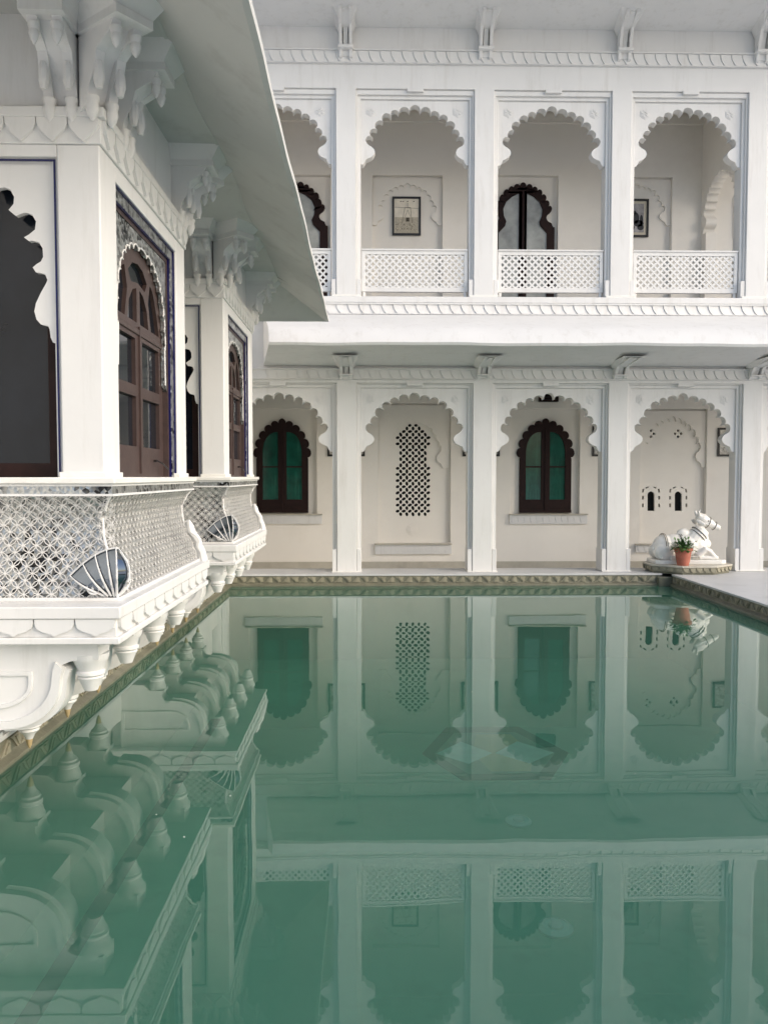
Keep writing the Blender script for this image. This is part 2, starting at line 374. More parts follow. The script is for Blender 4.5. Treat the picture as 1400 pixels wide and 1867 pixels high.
# facade masonry above the openings
MB().box(X0, X1, YF, YF+.38, Z_out1, Z_slab_b-.02).build('lintel_wall', 'white', None, bevel=.004)
W(bpy.data.objects['lintel_wall'])
W(MB().box(X0, X1, YF, YF+.38, Z_out2, Z_sof2+.6).build('lintel_wall', 'white', bevel=.004))
# pillars, jambs, arches
def pillar(x, z0, z1):
    mb = MB(); mb.box(x-PW, x+PW, YF, YF+.36, z0, z1)
    return W(mb.build('pillar', 'white', bevel=.008))
def bay_frame(xc, z0, zi, zo, w):
    ow = BAY/2-PW-.002
    mb = MB()
    out = [(xc-ow, z0), (xc-ow, zo-.002), (xc+ow, zo-.002), (xc+ow, z0), (xc+OPEN+.045, z0), (xc+OPEN+.045, zi+.05), (xc-OPEN-.045, zi+.05), (xc-OPEN-.045, z0)]
    mb.plate(out, [], XZ, YF+.035, YF+.33)
    inn = [(xc-OPEN-.046, z0), (xc-OPEN-.046, zi+.051), (xc+OPEN+.046, zi+.051), (xc+OPEN+.046, z0), (xc+OPEN, z0), (xc+OPEN, zi), (xc-OPEN, zi), (xc-OPEN, z0)]
    mb.plate(inn, [], XZ, YF+.075, YF+.30)
    for s in (-1, 1):            # stop blocks at the foot
        mb.box(min(xc+s*OPEN*.997, xc+s*(ow-.003)), max(xc+s*OPEN*.997, xc+s*(ow-.003)), YF+.012, YF+.331, z0+.001, z0+w)
    return W(mb.build('bay_frame', 'white', bevel=.005))
hexf = [(math.cos(R(60*k+90)), math.sin(R(60*k+90))) for k in range(6)]
for i, xc in enumerate(bays):
    for (z0, zt, zi, zo, st) in ((KZ, Z_tip1, Z_in1, Z_out1, .36), (Z_slab, Z_tip2, Z_in2, Z_out2, .30)):
        bay_frame(xc, z0, zi, zo, st)
        a = OPEN-.002; hs = (zi-.07-zt)/1.125
        hs = min(hs, a*1.02)
        mb = MB(); mb.plate(arch_panel(xc, zt, a, zi-.002, 0, hs), [], XZ, YF+.11, YF+.27)
        arch = W(mb.build('cusped_arch', 'white', smooth=False, bevel=.009))
        for s in (-1, 1):         # rosettes in the spandrels, low relief
            hx, hz = xc+s*a*.80, zi-.17
            rz = MB()
            for rr, t in ((.088, .006), (.070, .011)):
                rz.plate([(hx+p[0]*rr, hz+p[1]*rr) for p in hexf], [], XZ, YF+.11-t, YF+.112)
            for k in range(6):
                th = R(60*k); rz.plate([(hx+.006*math.cos(th), hz+.006*math.sin(th)), (hx+.034*math.cos(th-.35), hz+.034*math.sin(th-.35)), (hx+.06*math.cos(th), hz+.06*math.sin(th)), (hx+.034*math.cos(th+.35), hz+.034*math.sin(th+.35))], [], XZ, YF+.11-.019, YF+.1)
            ro = rz.build('rosette', 'white', arch); ro.matrix_parent_inverse = arch.matrix_world.inverted()
        kb = W(MB().box(xc-.125, xc+.125, YF-.012, YF+.05, zo-.045, zo+.012).build('keystone_block', 'white', bevel=.004))
for x in pil:
    pillar(x, KZ, Z_out1+.01); pillar(x, Z_slab, Z_out2+.01)
    W(MB().box(x-.235, x+.235, YF-.03, YF+.34, KZ-.001, KZ+.018).build('pillar_base', 'marble', bevel=.004))
    W(MB().box(x-.225, x+.225, YF-.03, YF+.34, Z_slab-.001, Z_slab+.055).build('pillar_base', 'marble', bevel=.004))
# friezes of leaves
LH = Z_fr1t-Z_fr1b
def leaf_mesh(wd, h):
    n = 6; L = []; 
    for i in range(n+1):
        k = i/n; L.append((.38*wd*(1-k)**2.2, h*k))
    mbx = MB(); vs = []
    for (x, z) in L: vs.append((x, -.016, z))
    for (x, z) in L: vs.append((x+wd*.93, -.004, z))
    for (x, z) in L: vs.append((x, .004, z))
    for (x, z) in L: vs.append((x+wd*.93, .004, z))
    m = n+1; fs = []
    for i in range(n):
        fs += [(i, i+1, m+i+1, m+i), (2*m+i, 3*m+i, 3*m+i+1, 2*m+i+1), (i, 2*m+i, 2*m+i+1, i+1), (m+i, m+i+1, 3*m+i+1, 3*m+i)]
    fs += [(0, m, 3*m, 2*m), (n, 2*m+n, 3*m+n, m+n)]
    mbx.add(vs, fs); return mesh_of(mbx, 'carved_leaf', 'white', True, 30)
def frieze(zb, zt, Yp, xa, xb, wd):
    h = zt-zb; lm = leaf_mesh(wd, h*.80)
    mb = MB(); mb.box(X0, X1, Yp, Yp+.1, zb, zt); mb.box(X0, X1, Yp-.03, Yp+.09, zt-.022, zt+.002); mb.box(X0, X1, Yp-.022, Yp+.09, zb-.002, zb+.012)
    fr = W(mb.build('frieze', 'white', bevel=.004))
    x = xa; mp = fr.matrix_parent_inverse
    while x < xb:
        o = minst(lm, 'carved_leaf', (x, Yp-.001, zb+.014), fr); x += wd
frieze(Z_fr1b, Z_fr1t, YF-.03, -1.9, 6.6, .160)
frieze(Z_fr2b, Z_fr2t, YF-.03, -1.5, 6.6, .170)
# floor slab edge and its frieze above the lower eave
W(MB().box(X0, X1, YF-.10, YW+.3, Z_slab_b-.03, Z_slab).build('floor_slab', 'white', bevel=.006))
W(MB().box(X0, X1, YF+.05, YW+.09, Z_slab-.01, Z_slab+.004).build('upper_paving', 'uppave'))
Zs1, Zs0 = zf_(556), zf_(575)
frieze(Zs0-.01, Zs1, YF-.135, -1.0, 6.6, .175)
W(MB().box(X0, X1, YF-.17, YF, Zs1+.003, Z_slab-.004).build('slab_moulding', 'white', bevel=.008))
# lower eave
EY = 11.12
ze = at_y(900, 629, EY).z
prof = [(YF+.05, Z_sof1-.01), (EY+.12, ze+.015), (EY+.02, ze), (EY, ze+.035), (EY+.05, ze+.13), (EY+.13, ze+.235), (EY+.28, ze+.315), (YF-.137, Zs0-.012), (YF+.05, Zs0-.012)]
def eave(prof, xa, xb, nm, n=40, skew=0.):
    mb = MB(); k = len(prof); vs = []
    for i in range(n+1):
        x = xa+(xb-xa)*i/n
        for j, (y, z) in enumerate(prof):
            e = (.006*math.sin(x*2.1)+.004*math.sin(x*5.3+1)) if 1 <= j <= 5 else 0
            vs.append((x+(skew*(YF-y) if i == 0 else 0), y, z+e))
    fs = [(i*k+j, i*k+(j+1) % k, (i+1)*k+(j+1) % k, (i+1)*k+j) for i in range(n) for j in range(k)]
    fs += [tuple(range(k)), tuple(n*k+j for j in range(k))[::-1]]
    mb.add(vs, fs); return W(mb.build(nm, 'white', smooth=True, angle=28))
eave(prof, -1.62, X1, 'eave', skew=.19)
zt = zf_(51)
prof2 = [(YF+.05, zt), (11.75, zt+.10), (11.74, zt+.075), (11.05, zt+.12), (11.05, zt+.2), (11.3, zt+.45), (YF+.05, zt+.8)]
eave(prof2, X0, X1, 'upper_eave')
# brackets under the eaves
def bracket(x, z0, z1, out):
    mb = MB(); h = z1-z0
    pr = [(YF-.02, z0), (YF-.085, z0+.02), (YF-.10, z0+h*.20), (YF-.13, z0+h*.26), (YF-.15, z0+h*.50), (YF-.22, z0+h*.78), (YF-out*.62, z0+h*.93), (YF-out*.64, z1), (YF-.02, z1)]
    for s in (-1, 1):
        mb.plate(pr, [], YZ, x+s*.052, x+s*.100)
    pr2 = [(YF-.02, z0+h*.05), (YF-.06, z0+h*.08), (YF-.07, z0+h*.28), (YF-.02, z0+h*.3)]
    mb.plate(pr2, [], YZ, x-.053, x+.053)
    mb.plate([(YF-.02, z0+h*.30), (YF-.09, z0+h*.34), (YF-.10, z0+h*.5), (YF-.17, z1-h*.12), (YF-out*.60, z1-h*.05), (YF-out*.60, z1), (YF-.02, z1)], [], YZ, x-.035, x+.035)
    mb.box(x-.115, x+.115, YF-.16, YF-.02, z0+h*.22, z0+h*.30)
    a = [(x-.105, YF-.30, z1-h*.16), (x+.105, YF-.30, z1-h*.16), (x+.105, YF-.02, z1-h*.3), (x-.105, YF-.02, z1-h*.3)]
    b = [(x-.19, YF-out*.66, z1+.02), (x+.19, YF-out*.66, z1+.02), (x+.19, YF-.02, z1+.02), (x-.19, YF-.02, z1+.02)]
    mb.frustum(a, b)
    return W(mb.build('eave_bracket', 'white', bevel=.006))
for x in pil:
    bracket(x, Z_fr1b, Z_sof1+.02, 1.25); bracket(x, Z_fr2b+.05, Z_sof2+.06, .75)
# railings of the upper floor
def railing(xc):
    ya, yb = YF+.10, YF+.16
    z0, z1 = zf_(529), zf_(453); hw = OPEN-.012
    mb = MB()
    ih = hw-.055; iz0, iz1 = z0+.07, z1-.06
    mb.plate([(xc-hw, z0), (xc+hw, z0), (xc+hw, z1), (xc-hw, z1)], [[(xc-ih, iz0), (xc+ih, iz0), (xc+ih, iz1), (xc-ih, iz1)]], XZ, ya, yb)
    mb.box(xc-hw, xc+hw, ya-.02, yb+.02, z1-.002, z1+.022)
    for s in (-1, 1): mb.box(xc+s*(hw-.04)-.02, xc+s*(hw-.04)+.02, ya+.01, yb-.01, Z_slab, z0+.01)
    r = W(mb.build('railing', 'white', bevel=.004))
    p = .1045; e = .012; sw = .0150
    ax0, ax1, az0, az1 = xc-ih-e, xc+ih+e, iz0-e, iz1+e
    H = az1-az0; n = int((ax1-ax0+H)/p)+1
    for k in range(n+1):
        for d in (1, -1):
            c = ax0+(k+.35)*p
            if d == 1:   # goes up to the left: x = c - (z-az0)
                xa, za = c, az0; xb, zb = c-H, az1
                if xa > ax1: za += xa-ax1; xa = ax1
                if xb < ax0: zb -= ax0-xb; xb = ax0
            else:
                xa, za = c-H, az0; xb, zb = c, az1
                if xa < ax0: za += ax0-xa; xa = ax0
                if xb > ax1: zb -= xb-ax1; xb = ax1
            if zb-za < .02: continue
            t = Vector((xb-xa, 0, zb-za)).normalized(); nn = Vector((t.z, 0, -t.x))*sw
            y0 = ya+(.012 if d == 1 else .0135); A = Vector((xa, 0, za)); B = Vector((xb, 0, zb))
            q = [A-nn, A+nn, B+nn, B-nn]
            o = MB().frustum([(v.x, y0, v.z) for v in q], [(v.x, y0+.011, v.z) for v in q]).build('slat', 'white', r)
for xc in bays[:4]: railing(xc)

# ---- rear walls of the two verandas
def wpt(x, y): v = at_y(x, y, YW); return (v.x, v.z)
def wrect(x0, x1, y0, y1): (a, b), (c, d) = wpt(x0, y1), wpt(x1, y0); return a, c, b, d
panels_low = [(452, 577, 745, 937), (690, 822, 735, 990), (930, 1058, 745, 937), (1166, 1290, 745, 990)]
panels_up = [(470, 602, 318, 545), (679, 807, 319, 545), (890, 1018, 319, 545), (1098, 1226, 322, 545)]
def rear_wall(z0, z1, panels):
    holes = []
    for p in panels:
        a, b, c, d = wrect(*p); c = max(c, z0+.004)
        holes.append([(a, c), (b, c), (b, d), (a, d)])
    mb = MB(); mb.plate([(X0, z0), (9.5, z0), (9.5, z1), (X0, z1)], holes, XZ, YW, YW+.10)
    return W(mb.build('rear_wall', 'wall', bevel=.004))
rear_wall(-.005, Z_slab_b-.03, panels_low)
rear_wall(Z_slab, Z_sof2+.1, panels_up)
W(MB().box(9.5, 9.7, YF, YW+.4, -.005, Z_sof2+.1).build('end_wall', 'wall'))
W(MB().box(X0-.2, X0, YF, YW+.4, -.005, Z_sof2+.1).build('end_wall', 'wall'))
W(MB().box(X0, 9.6, YF+.3, YW+.3, Z_sof2+.0, Z_sof2+.25).build('upper_ceiling', 'wall'))
# beams under upper ceiling
zb = at_y(760, 223, YW).z
W(MB().box(X0, 9.5, YW-.05, YW+.01, zb, zb+.16).build('ceiling_beam', 'wall', bevel=.005))
# skirting
zs = at_y(760, 1024, YW).z
W(MB().box(X0, 9.5, YW-.025, YW+.001, -.004, zs).build('skirting', 'skirt', bevel=.003))
# transverse arch in the upper veranda
xt = pil[4]-.02; ya, yb = YF+.40, YW
mb = MB(); a = (yb-ya)/2
mb.plate(arch_panel((ya+yb)/2, Z_tip2-.55, a-.04, Z_sof2, .04, a*1.12), [], YZ, xt-.10, xt+.10)
W(mb.build('transverse_arch', 'wall', bevel=.008))
for y0_, y1_ in ((ya, ya+.16), (yb-.20, yb-.001)): W(MB().box(xt-.10, xt+.10, y0_, y1_, Z_slab+.004, Z_tip2-.551).build('transverse_pier', 'wall', bevel=.006))
mb = MB()
mb.plate([(xt-1.2, zb+.1), (xt-1.05, zb+.1), (xt-.1, zb-.25), (xt-.1, zb-.05)], [], XZ, YF+1.0, YF+1.1)
# sheets behind the recesses
YB = YW+.10
def backing(z0, z1, holes=()):
    mb = MB(); mb.plate([(X0, z0), (9.5, z0), (9.5, z1), (X0, z1)], holes, XZ, YB+.002, YB+.05); return W(mb.build('rear_panel', 'wall'))
# upper backing: relief outlines of cusped niches carved in panel fronts
for (px0, px1, py0, py1) in panels_up:
    a, b, c, d = wrect(px0, px1, py0, py1); xc = (a+b)/2; hw = (b-a)/2
niche_holes_low = []
# window in bays 0 and 2 (lower)
def low_window(pxc, pxl):
    x, _ = wpt(pxc, 850); xl, _ = wpt(pxl, 850); w_ = (x-xl)
    z0 = wpt(pxc, 935)[1]; zt_ = wpt(pxc, 766)[1]; zs_ = wpt(pxc, 836)[1]
    pts = lobed_window(x, z0, zs_, w_, zt_, 11, .92)
    paneL = []; pz0 = wpt(pxc, 911)[1]; pzm = wpt(pxc, 851)[1]; pzs = wpt(pxc, 826)[1]; pzt = wpt(pxc, 787)[1]
    def pane(s):
        xi, xo = x+s*w_*.15, x+s*w_*.70
        q = [(xi, pzm+.012), (xo, pzm+.012), (xo, pzs)]
        for k in range(1, 9):
            th = k/9*math.pi/2; q.append((xi+(xo-xi)*math.cos(th)**.8, pzs+(pzt-pzs)*math.sin(th)))
        q.append((xi, pzt)); return q, [(xi, pz0), (xo, pz0), (xo, pzm-.012), (xi, pzm-.012)]
    hs = []
    for s in (-1, 1): hs += list(pane(s))
    mb = MB(); mb.plate(pts, hs, XZ, YB-.055, YB)
    wd = W(mb.build('window', 'wood'))
    MB().box(x-.012, x+.012, YB-.075, YB-.05, z0+.02, pzt+.05).build('meeting_strip', 'wood', wd)
    for q in hs:
        MB().plate(q, [], XZ, YB-.028, YB-.02).build('pane', 'green', wd)
    MB().box(x-w_*.92, x+w_*.92, YB-.085, YB-.0555, z0, z0+.05).build('bottom_rail', 'wood', wd)
    # sill with carved lower edge
    sx0, sx1 = wpt(pxc-68, 940)[0], wpt(pxc+74, 940)[0]; sz1, sz0 = wpt(pxc, 936.5)[1], wpt(pxc, 955)[1]
    sill(sx0, sx1, sz0, sz1)
def sill(sx0, sx1, sz0, sz1):
    mb = MB(); mb.box(sx0, sx1, YW-.10, YW+.02, sz1-.02, sz1); 
    s = W(mb.build('sill', 'skirt', bevel=.004))
    MB().box(sx0+.005, sx1-.005, YW-.055, YW+.0015, sz0, sz1-.021).build('sill_apron', 'white', s, bevel=.003)
    n = int((sx1-sx0)/.115); st = (sx1-sx0-.06)/n; mb = MB()
    for k in range(n):
        cx = sx0+.03+st*(k+.5); hz = sz1-.05; q = [(cx-st*.46, hz)]+[(cx+st*.46*math.cos(math.pi+math.pi*t/6), hz-(hz-sz0-.015)*math.sin(math.pi*t/6)) for t in range(0, 7)]+[(cx+st*.46, hz)]
        mb.plate(q[1:-1], [], XZ, YW-.063, YW-.05)
    tag(mb.build('apron_scallops', 'white', s), kind='stuff')
low_window(514, 462.5); low_window(995.5, 944)
backing_holes = []
# lattice screen in bay 1
def lattice_screen():
    zt_, z0 = wpt(754, 770)[1], wpt(754, 942)[1]; x0, x1 = wpt(722, 850)[0], wpt(785, 850)[0]; xm = (x0+x1)/2; hw = (x1-x0)/2
    zneck = wpt(754, 846)[1]; zsh = wpt(754, 800)[1]
    def inside(u, v):
        if v < zneck-.02: return abs(u-xm) < hw and v > z0
        if v < zsh-.10: return abs(u-xm) < hw*.80
        r = hw*.95; cz = zt_-r; return (v <= cz+.02 and abs(u-xm) < r*.95) or ((u-xm)**2+(v-cz)**2 < r*r)
    holes = []; p = (x1-x0)/5.6; j = 0; v = z0+p*.35
    while v < zt_:
        u = xm-4*p+(p/2 if j % 2 else 0)
        while u < x1+p:
            if inside(u, v):
                ang = R(18 if (j % 2) else 100)+random.uniform(-.25, .25); L = p*.36*random.uniform(.9, 1.1); Wd = p*.25
                pts = []
                for k in range(8):
                    th = 2*math.pi*k/8; a_ = L*math.cos(th); b_ = Wd*math.sin(th)
                    pts.append((u+a_*math.cos(ang)-b_*math.sin(ang), v+a_*math.sin(ang)+b_*math.cos(ang)))
                holes.append(pts)
            u += p
        v += p*.5; j += 1
    return holes, (x0, x1, z0, zt_)
lat_holes, (lx0, lx1, lz0, lz1) = lattice_screen()
# niche in bay 3: two keyhole openings with slots, two quatrefoils
nich = []
def px_poly(pts): return [wpt(*p) for p in pts]
for cx in (1190.5, 1240.5):
    q = [(cx-6.5, 932), (cx-6.5, 909)]+[(cx-6.5*math.cos(math.pi*k/10)*1.02, 903-6.8*math.sin(math.pi*k/10)) for k in range(0, 11)]+[(cx+6.5, 909), (cx+6.5, 932)]
    nich.append(px_poly(q))
    for s in (-1, 1):
        for yy in (925, 911, 898): nich.append(px_poly([(cx+s*15-1.6, yy), (cx+s*15+1.6, yy), (cx+s*(15 if yy > 900 else 14)+1.6, yy-6.5), (cx+s*(15 if yy > 900 else 14)-1.6, yy-6.5)]))
        nich.append(px_poly([(cx+s*10, 891.5), (cx+s*4.5, 889), (cx+s*4.2, 886.8), (cx+s*10, 889)]))
    for dx, dy in ((0, -5.5), (0, 5.5), (-5.5, 0), (5.5, 0)):
        nich.append(px_poly([(cx+dx+2.6*math.cos(2*math.pi*k/8), 790+dy+2.6*math.sin(2*math.pi*k/8)) for k in range(8)]))
mb = MB()
zc = wpt(754, 860)[1]
backing(-.005, Z_slab_b-.03, lat_holes+nich)
W(MB().box(lx0-.1, lx1+.1, YB+.10, YB+.4, lz0-.1, lz1+.1).build('unlit_backing', 'black'))  # black box added behind the holes so they read as unlit
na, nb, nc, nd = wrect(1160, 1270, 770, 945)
W(MB().box(na, nb, YB+.10, YB+.4, nc, nd).build('unlit_backing', 'black'))
backing(Z_slab, Z_sof2+.1)
sx0, sx1 = wpt(683, 990)[0], wpt(823, 990)[0]; sill(sx0, sx1, wpt(754, 1010)[1], wpt(754, 990.5)[1])
sx0, sx1 = wpt(1157, 990)[0], wpt(1290, 990)[0]; sill(sx0, sx1, wpt(1200, 1007)[1], wpt(1200, 991)[1])
# raised cusped surrounds on the lower screen and niche, and on the upper panels (low relief plates)
def relief(px0, px1, py0, pyt, a_px, hs_px, depth, py_bot=None):
    a, b, c, d = wrect(px0, px1, py0, pyt+1); xc = (a+b)/2; hw = (b-a)/2-.004
    zt_ = wpt((px0+px1)/2, pyt)[1]; aa = a_px/(FPX/YW)
    pts = arch_panel(xc, zt_, aa, d-.004, hw-aa, hs_px/(FPX/YW))
    return W(MB().plate(pts, [], XZ, YB-depth, YB).build('niche_surround', 'wall', bevel=.006))
relief(690, 822, 738, 853, 54, 76, .045)
relief(1166, 1290, 748, 852, 58, 84, .05)
for (px0, px1, py0, py1) in (panels_up[1], panels_up[3]): relief(px0, px1, py0+4, 408, 58, 66, .035)
# disc relief below the screen
v = wpt(752, 966); mb = MB()
for r_, t in ((.105, .006), (.075, .012), (.038, .02)):
    mb.plate([(v[0]+r_*math.cos(2*math.pi*k/20), v[1]+r_*math.sin(2*math.pi*k/20)) for k in range(20)], [], XZ, YB-t, YB)
W(mb.build('disc_relief', 'wall', bevel=.003))
# upper doors
def up_door(panel):
    a, b, c, d = wrect(*panel); xc = (a+b)/2; hw = (b-a)/2
    z0 = Z_slab+.01; ztp = wpt(955, 330)[1]; zt_ = wpt(955, 412)[1]
    aa = hw-.05; hs = (ztp-zt_)/1.125
    crv = cusped_curve(xc, zt_, aa, hs)
    out = [(xc-aa, z0)]+crv+[(xc+aa, z0)]
    def pane(s):
        q = [(xc+s*.07, z0+.25), (xc+s*aa*.76, z0+.25), (xc+s*aa*.76, zt_-.10), (xc+s*aa*.56, zt_+.02), (xc+s*aa*.52, zt_+.10), (xc+s*aa*.60, zt_+.20), (xc+s*aa*.62, zt_+.32), (xc+s*aa*.52, zt_+.45), (xc+s*aa*.34, zt_+.54), (xc+s*aa*.16, zt_+.59), (xc+s*.07, zt_+.60)]
        return q
    hs_ = [pane(-1), pane(1)]
    wd = W(MB().plate(out, hs_, XZ, YB-.06, YB).build('door', 'wood', bevel=.007))
    MB().box(xc-.02, xc+.02, YB-.085, YB-.055, z0+.02, zt_+.64).build('meeting_strip', 'wood', wd, bevel=.004)
    for q in hs_: MB().plate(q, [], XZ, YB-.03, YB-.02).build('pane', 'mglass', wd)
up_door(panels_up[0]); up_door(panels_up[2])
# dark vent box high on the lower wall
a, b, c, d = wrect(981, 1016, 712, 733)
vt = thing('vent_box', ((a+b)/2, YW-.05, c), 'small dark brown box high on wall above green paned window', 'vent')
MB().box(-(b-a)/2, (b-a)/2, -.06, .05, 0, d-c).build('case', 'wood', vt, bevel=.006)
for k in range(4): MB().box(-(b-a)/2+.03, (b-a)/2-.03, -.072, -.058, .03+k*.045, .05+k*.045).build('slat', 'frame', vt)

# ---- pictures on the walls
def picture(x0, x1, y0, y1, label, kind, yplane=None, group=None):
    yp = yplane or YW
    A = at_y(x0, y1, yp); B = at_y(x1, y0, yp); wx, hz = (B.x-A.x), B.z-A.z; fw = .035
    t = thing('framed_picture', ((A.x+B.x)/2, yp-.001, A.z), label, 'picture', group)
    MB().plate([(-wx/2, 0), (wx/2, 0), (wx/2, hz), (-wx/2, hz)], [[(-wx/2+fw, fw), (wx/2-fw, fw), (wx/2-fw, hz-fw), (-wx/2+fw, hz-fw)]], XZ, -.035, 0).build('frame', 'frame', t, bevel=.004)
    iw, ih = wx/2-fw+.003, hz-fw+.003
    if kind == 'drawing':
        pr = MB().box(-iw, iw, -.014, -.002, fw-.003, ih).build('print', 'paper', t)
        H = hz
        g = MB(); g.box(-iw+.012, iw-.012, -.0165, -.014, H*.06, H*.47); g.build('ground_wash', material('wash', (.55, .50, .40), .7, var=.35, scale=40), pr)
        g = MB()
        def ln(xa, za, xb, zb, w_=.006):
            d = Vector((xb-xa, 0, zb-za)).normalized(); nn = Vector((d.z, 0, -d.x))*w_/2; Aa = Vector((xa, 0, za)); Bb = Vector((xb, 0, zb))
            q = [Aa-nn, Aa+nn, Bb+nn, Bb-nn]; g.frustum([(v.x, -.0195, v.z) for v in q], [(v.x, -.0165, v.z) for v in q])
        cxx = .02
        ln(cxx-.10, H*.32, cxx-.05, H*.72); ln(cxx+.08, H*.32, cxx+.05, H*.72); ln(cxx-.055, H*.72, cxx+.055, H*.72); ln(-iw+.01, H*.73, iw-.01, H*.70, .004)
        ln(cxx-.05, H*.48, cxx, H*.66, .004); ln(cxx+.05, H*.48, cxx, H*.66, .004); ln(cxx, H*.72, cxx, H*.84, .005)
        g.box(cxx-.03, cxx+.03, -.0195, -.0165, H*.36, H*.46)
        for k in range(34):
            xx = random.uniform(-iw+.04, iw-.05); zz = random.uniform(.10, .30)*H; ln(xx, zz, xx+random.uniform(-.035, .035), zz+random.uniform(.01, .03), .0045)
        for xx in (-.10, -.06, .02, .13): ln(xx-.012, H*.875, xx+.012, H*.885, .012)
        g.build('drawing_lines', 'ink', pr)
    elif kind == 'rider':
        MB().box(-iw, iw, -.012, -.002, fw-.003, ih).build('mount', 'mat', t)
        m2 = .05
        pr = MB().box(-iw+m2, iw-m2, -.0150, -.012, fw+m2, ih-m2).build('print', material('grey_print', (.42, .40, .40), .4, var=.5, scale=9), t)
        g = MB()
        def blob(cx, cz, rx, rz, y=-.018):
            cx = max(-iw+m2+rx, min(iw-m2-rx, cx)); g.plate([(cx+rx*math.cos(2*math.pi*k/14), cz+rz*math.sin(2*math.pi*k/14)) for k in range(14)], [], XZ, y, -.015)
        blob(-.02, hz*.64, .028, .035); blob(.0, hz*.50, .06, .10); blob(.05, hz*.36, .09, .06); blob(.10, hz*.26, .06, .055); blob(-.08, hz*.26, .06, .055); blob(.10, hz*.45, .03, .09)
        g.build('figure_shapes', 'frame', pr)
    else:
        MB().box(-iw, iw, -.012, -.002, fw-.003, ih).build('print', 'photo', t)
    return t
picture(715, 767, 359, 429, 'sepia drawing of a tower in black frame on upper wall', 'drawing', YB-.005)
picture(1135, 1182, 363, 432, 'grey photograph with cream mount in black frame on upper wall', 'rider', YB-.005)
for x0, x1, lb in ((597, 665, 'black framed picture half hidden behind pillar between window and lattice screen'), (843, 911, 'black framed picture half hidden behind pillar between lattice screen and vented window'), (1079, 1146, 'black framed picture half hidden behind pillar between window and carved niche')):
    picture(x0, x1, 777, 832, lb, 'photo')
picture(1307, 1352, 780, 832, 'black framed picture on wall beyond the niche, above the statue', 'photo')
picture(1337, 1400, 360, 433, 'black framed picture seen through the transverse arch upstairs', 'photo')

# ================================================================ STATUE ON ITS PLATFORM
pc = Vector((at_y(1253, 1030, 12.45).x, 12.48, 0))
plat = thing('statue_platform', (pc.x, pc.y, KZ), 'low carved octagonal stone platform at the pool corner', 'platform')
oct_ = [(.66*math.cos(R(45*k+22.5))/math.cos(R(22.5))*.98, .50*math.sin(R(45*k+22.5))/math.cos(R(22.5))) for k in range(8)]
def sc(k): return [(x*k, y*k) for x, y in oct_]
MB().plate(sc(.93), [], XY, .0, .03).build('foot', 'stone_dark', plat)
MB().plate(sc(.97), [], XY, .03, .105).build('carved_side', 'stone', plat, bevel=.004)
MB().plate(sc(1.0), [], XY, .105, .135).build('top_slab', 'skirt', plat, bevel=.006)
mb = MB(); P8 = sc(.972)
for i in range(8):
    a = Vector(P8[i]); b = Vector(P8[(i+1) % 8]); d = (b-a); L = d.length; d.normalize(); nrm = Vector((d.y, -d.x)); n = max(2, int(L/.10)); st = L/n
    for k in range(n):
        s0 = k*st; pts = [(s0+.006, .1), (s0+st*.2, .06), (s0+st*.5, .036), (s0+st*.8, .06), (s0+st-.006, .1)]
        mb.plate(pts, [], lambda u, v, t, a=a, d=d, nrm=nrm: ((a+d*u+nrm*t).x, (a+d*u+nrm*t).y, v), .016, -.004)
tag(mb.build('petals', 'stone', plat), kind='stuff')
PZ = KZ+.135
bull = thing('bull_statue', (pc.x-.03, pc.y+.02, PZ), 'white marble bull lying on plinth with head raised', 'statue')
MB().plate([(-.54, -.2), (-.45, -.26), (.50, -.26), (.60, -.17), (.60, .17), (.50, .26), (-.45, .26), (-.54, .2)], [], XY, 0, .06).build('plinth', 'marble', bull, bevel=.008)
def bull_mat():
    m = material('bull_marble', (.80, .785, .745), .35, var=.05, scale=5, dirt=(.50, .46, .38), dirt_amt=.5, dscale=7); n = m.node_tree.nodes; l = m.node_tree.links
    return m
M['bull'] = bull_mat()
g = MB(); S = .98
def B(c, r, rot=None): g.ball((c[0], c[1], c[2]), r, 18, 10, rot)
B((-.33, 0, .20), (.19, .185, .20)); B((-.17, 0, .22), (.24, .19, .19)); B((.04, 0, .23), (.23, .185, .19)); B((.17, 0, .24), (.19, .165, .18))
B((-.02, 0, .415), (.11, .07, .085)); B((-.36, -.13, .13), (.18, .10, .14)); B((-.36, .13, .13), (.18, .10, .14))
g.tube([(.10, 0, .26), (.20, 0, .38), (.28, 0, .48), (.32, 0, .57)], [.17, .15, .118, .09], 14)
B((.30, 0, .25), (.12, .12, .10)); B((.28, 0, .34), (.10, .10, .12))
g.tube([(.20, 0, .70), (.27, 0, .655), (.36, 0, .60), (.46, 0, .545), (.535, 0, .505)], [.062, .088, .080, .058, .050], 14); B((.53, 0, .51), (.05, .055, .048)); B((.30, 0, .60), (.085, .075, .07))
for s in (-1, 1):
    g.tube([(.21, s*.05, .71), (.19, s*.075, .765), (.23, s*.055, .805)], [.028, .022, .010], 8)
    B((.20, s*.125, .60), (.085, .018, .032), Euler((s*.3, .5, s*.55)).to_matrix())
# folded forelegs
g.tube([(.16, -.13, .07), (.27, -.17, .18), (.33, -.17, .15), (.43, -.15, .05), (.47, -.14, .035)], [.055, .048, .042, .036, .036], 10)
g.tube([(.18, .12, .12), (.32, .14, .12), (.46, .12, .11), (.50, .11, .10)], [.06, .055, .048, .045], 10)
g.tube([(.18, -.13, .045), (.30, -.15, .045), (.42, -.15, .04)], [.04, .035, .035], 10)
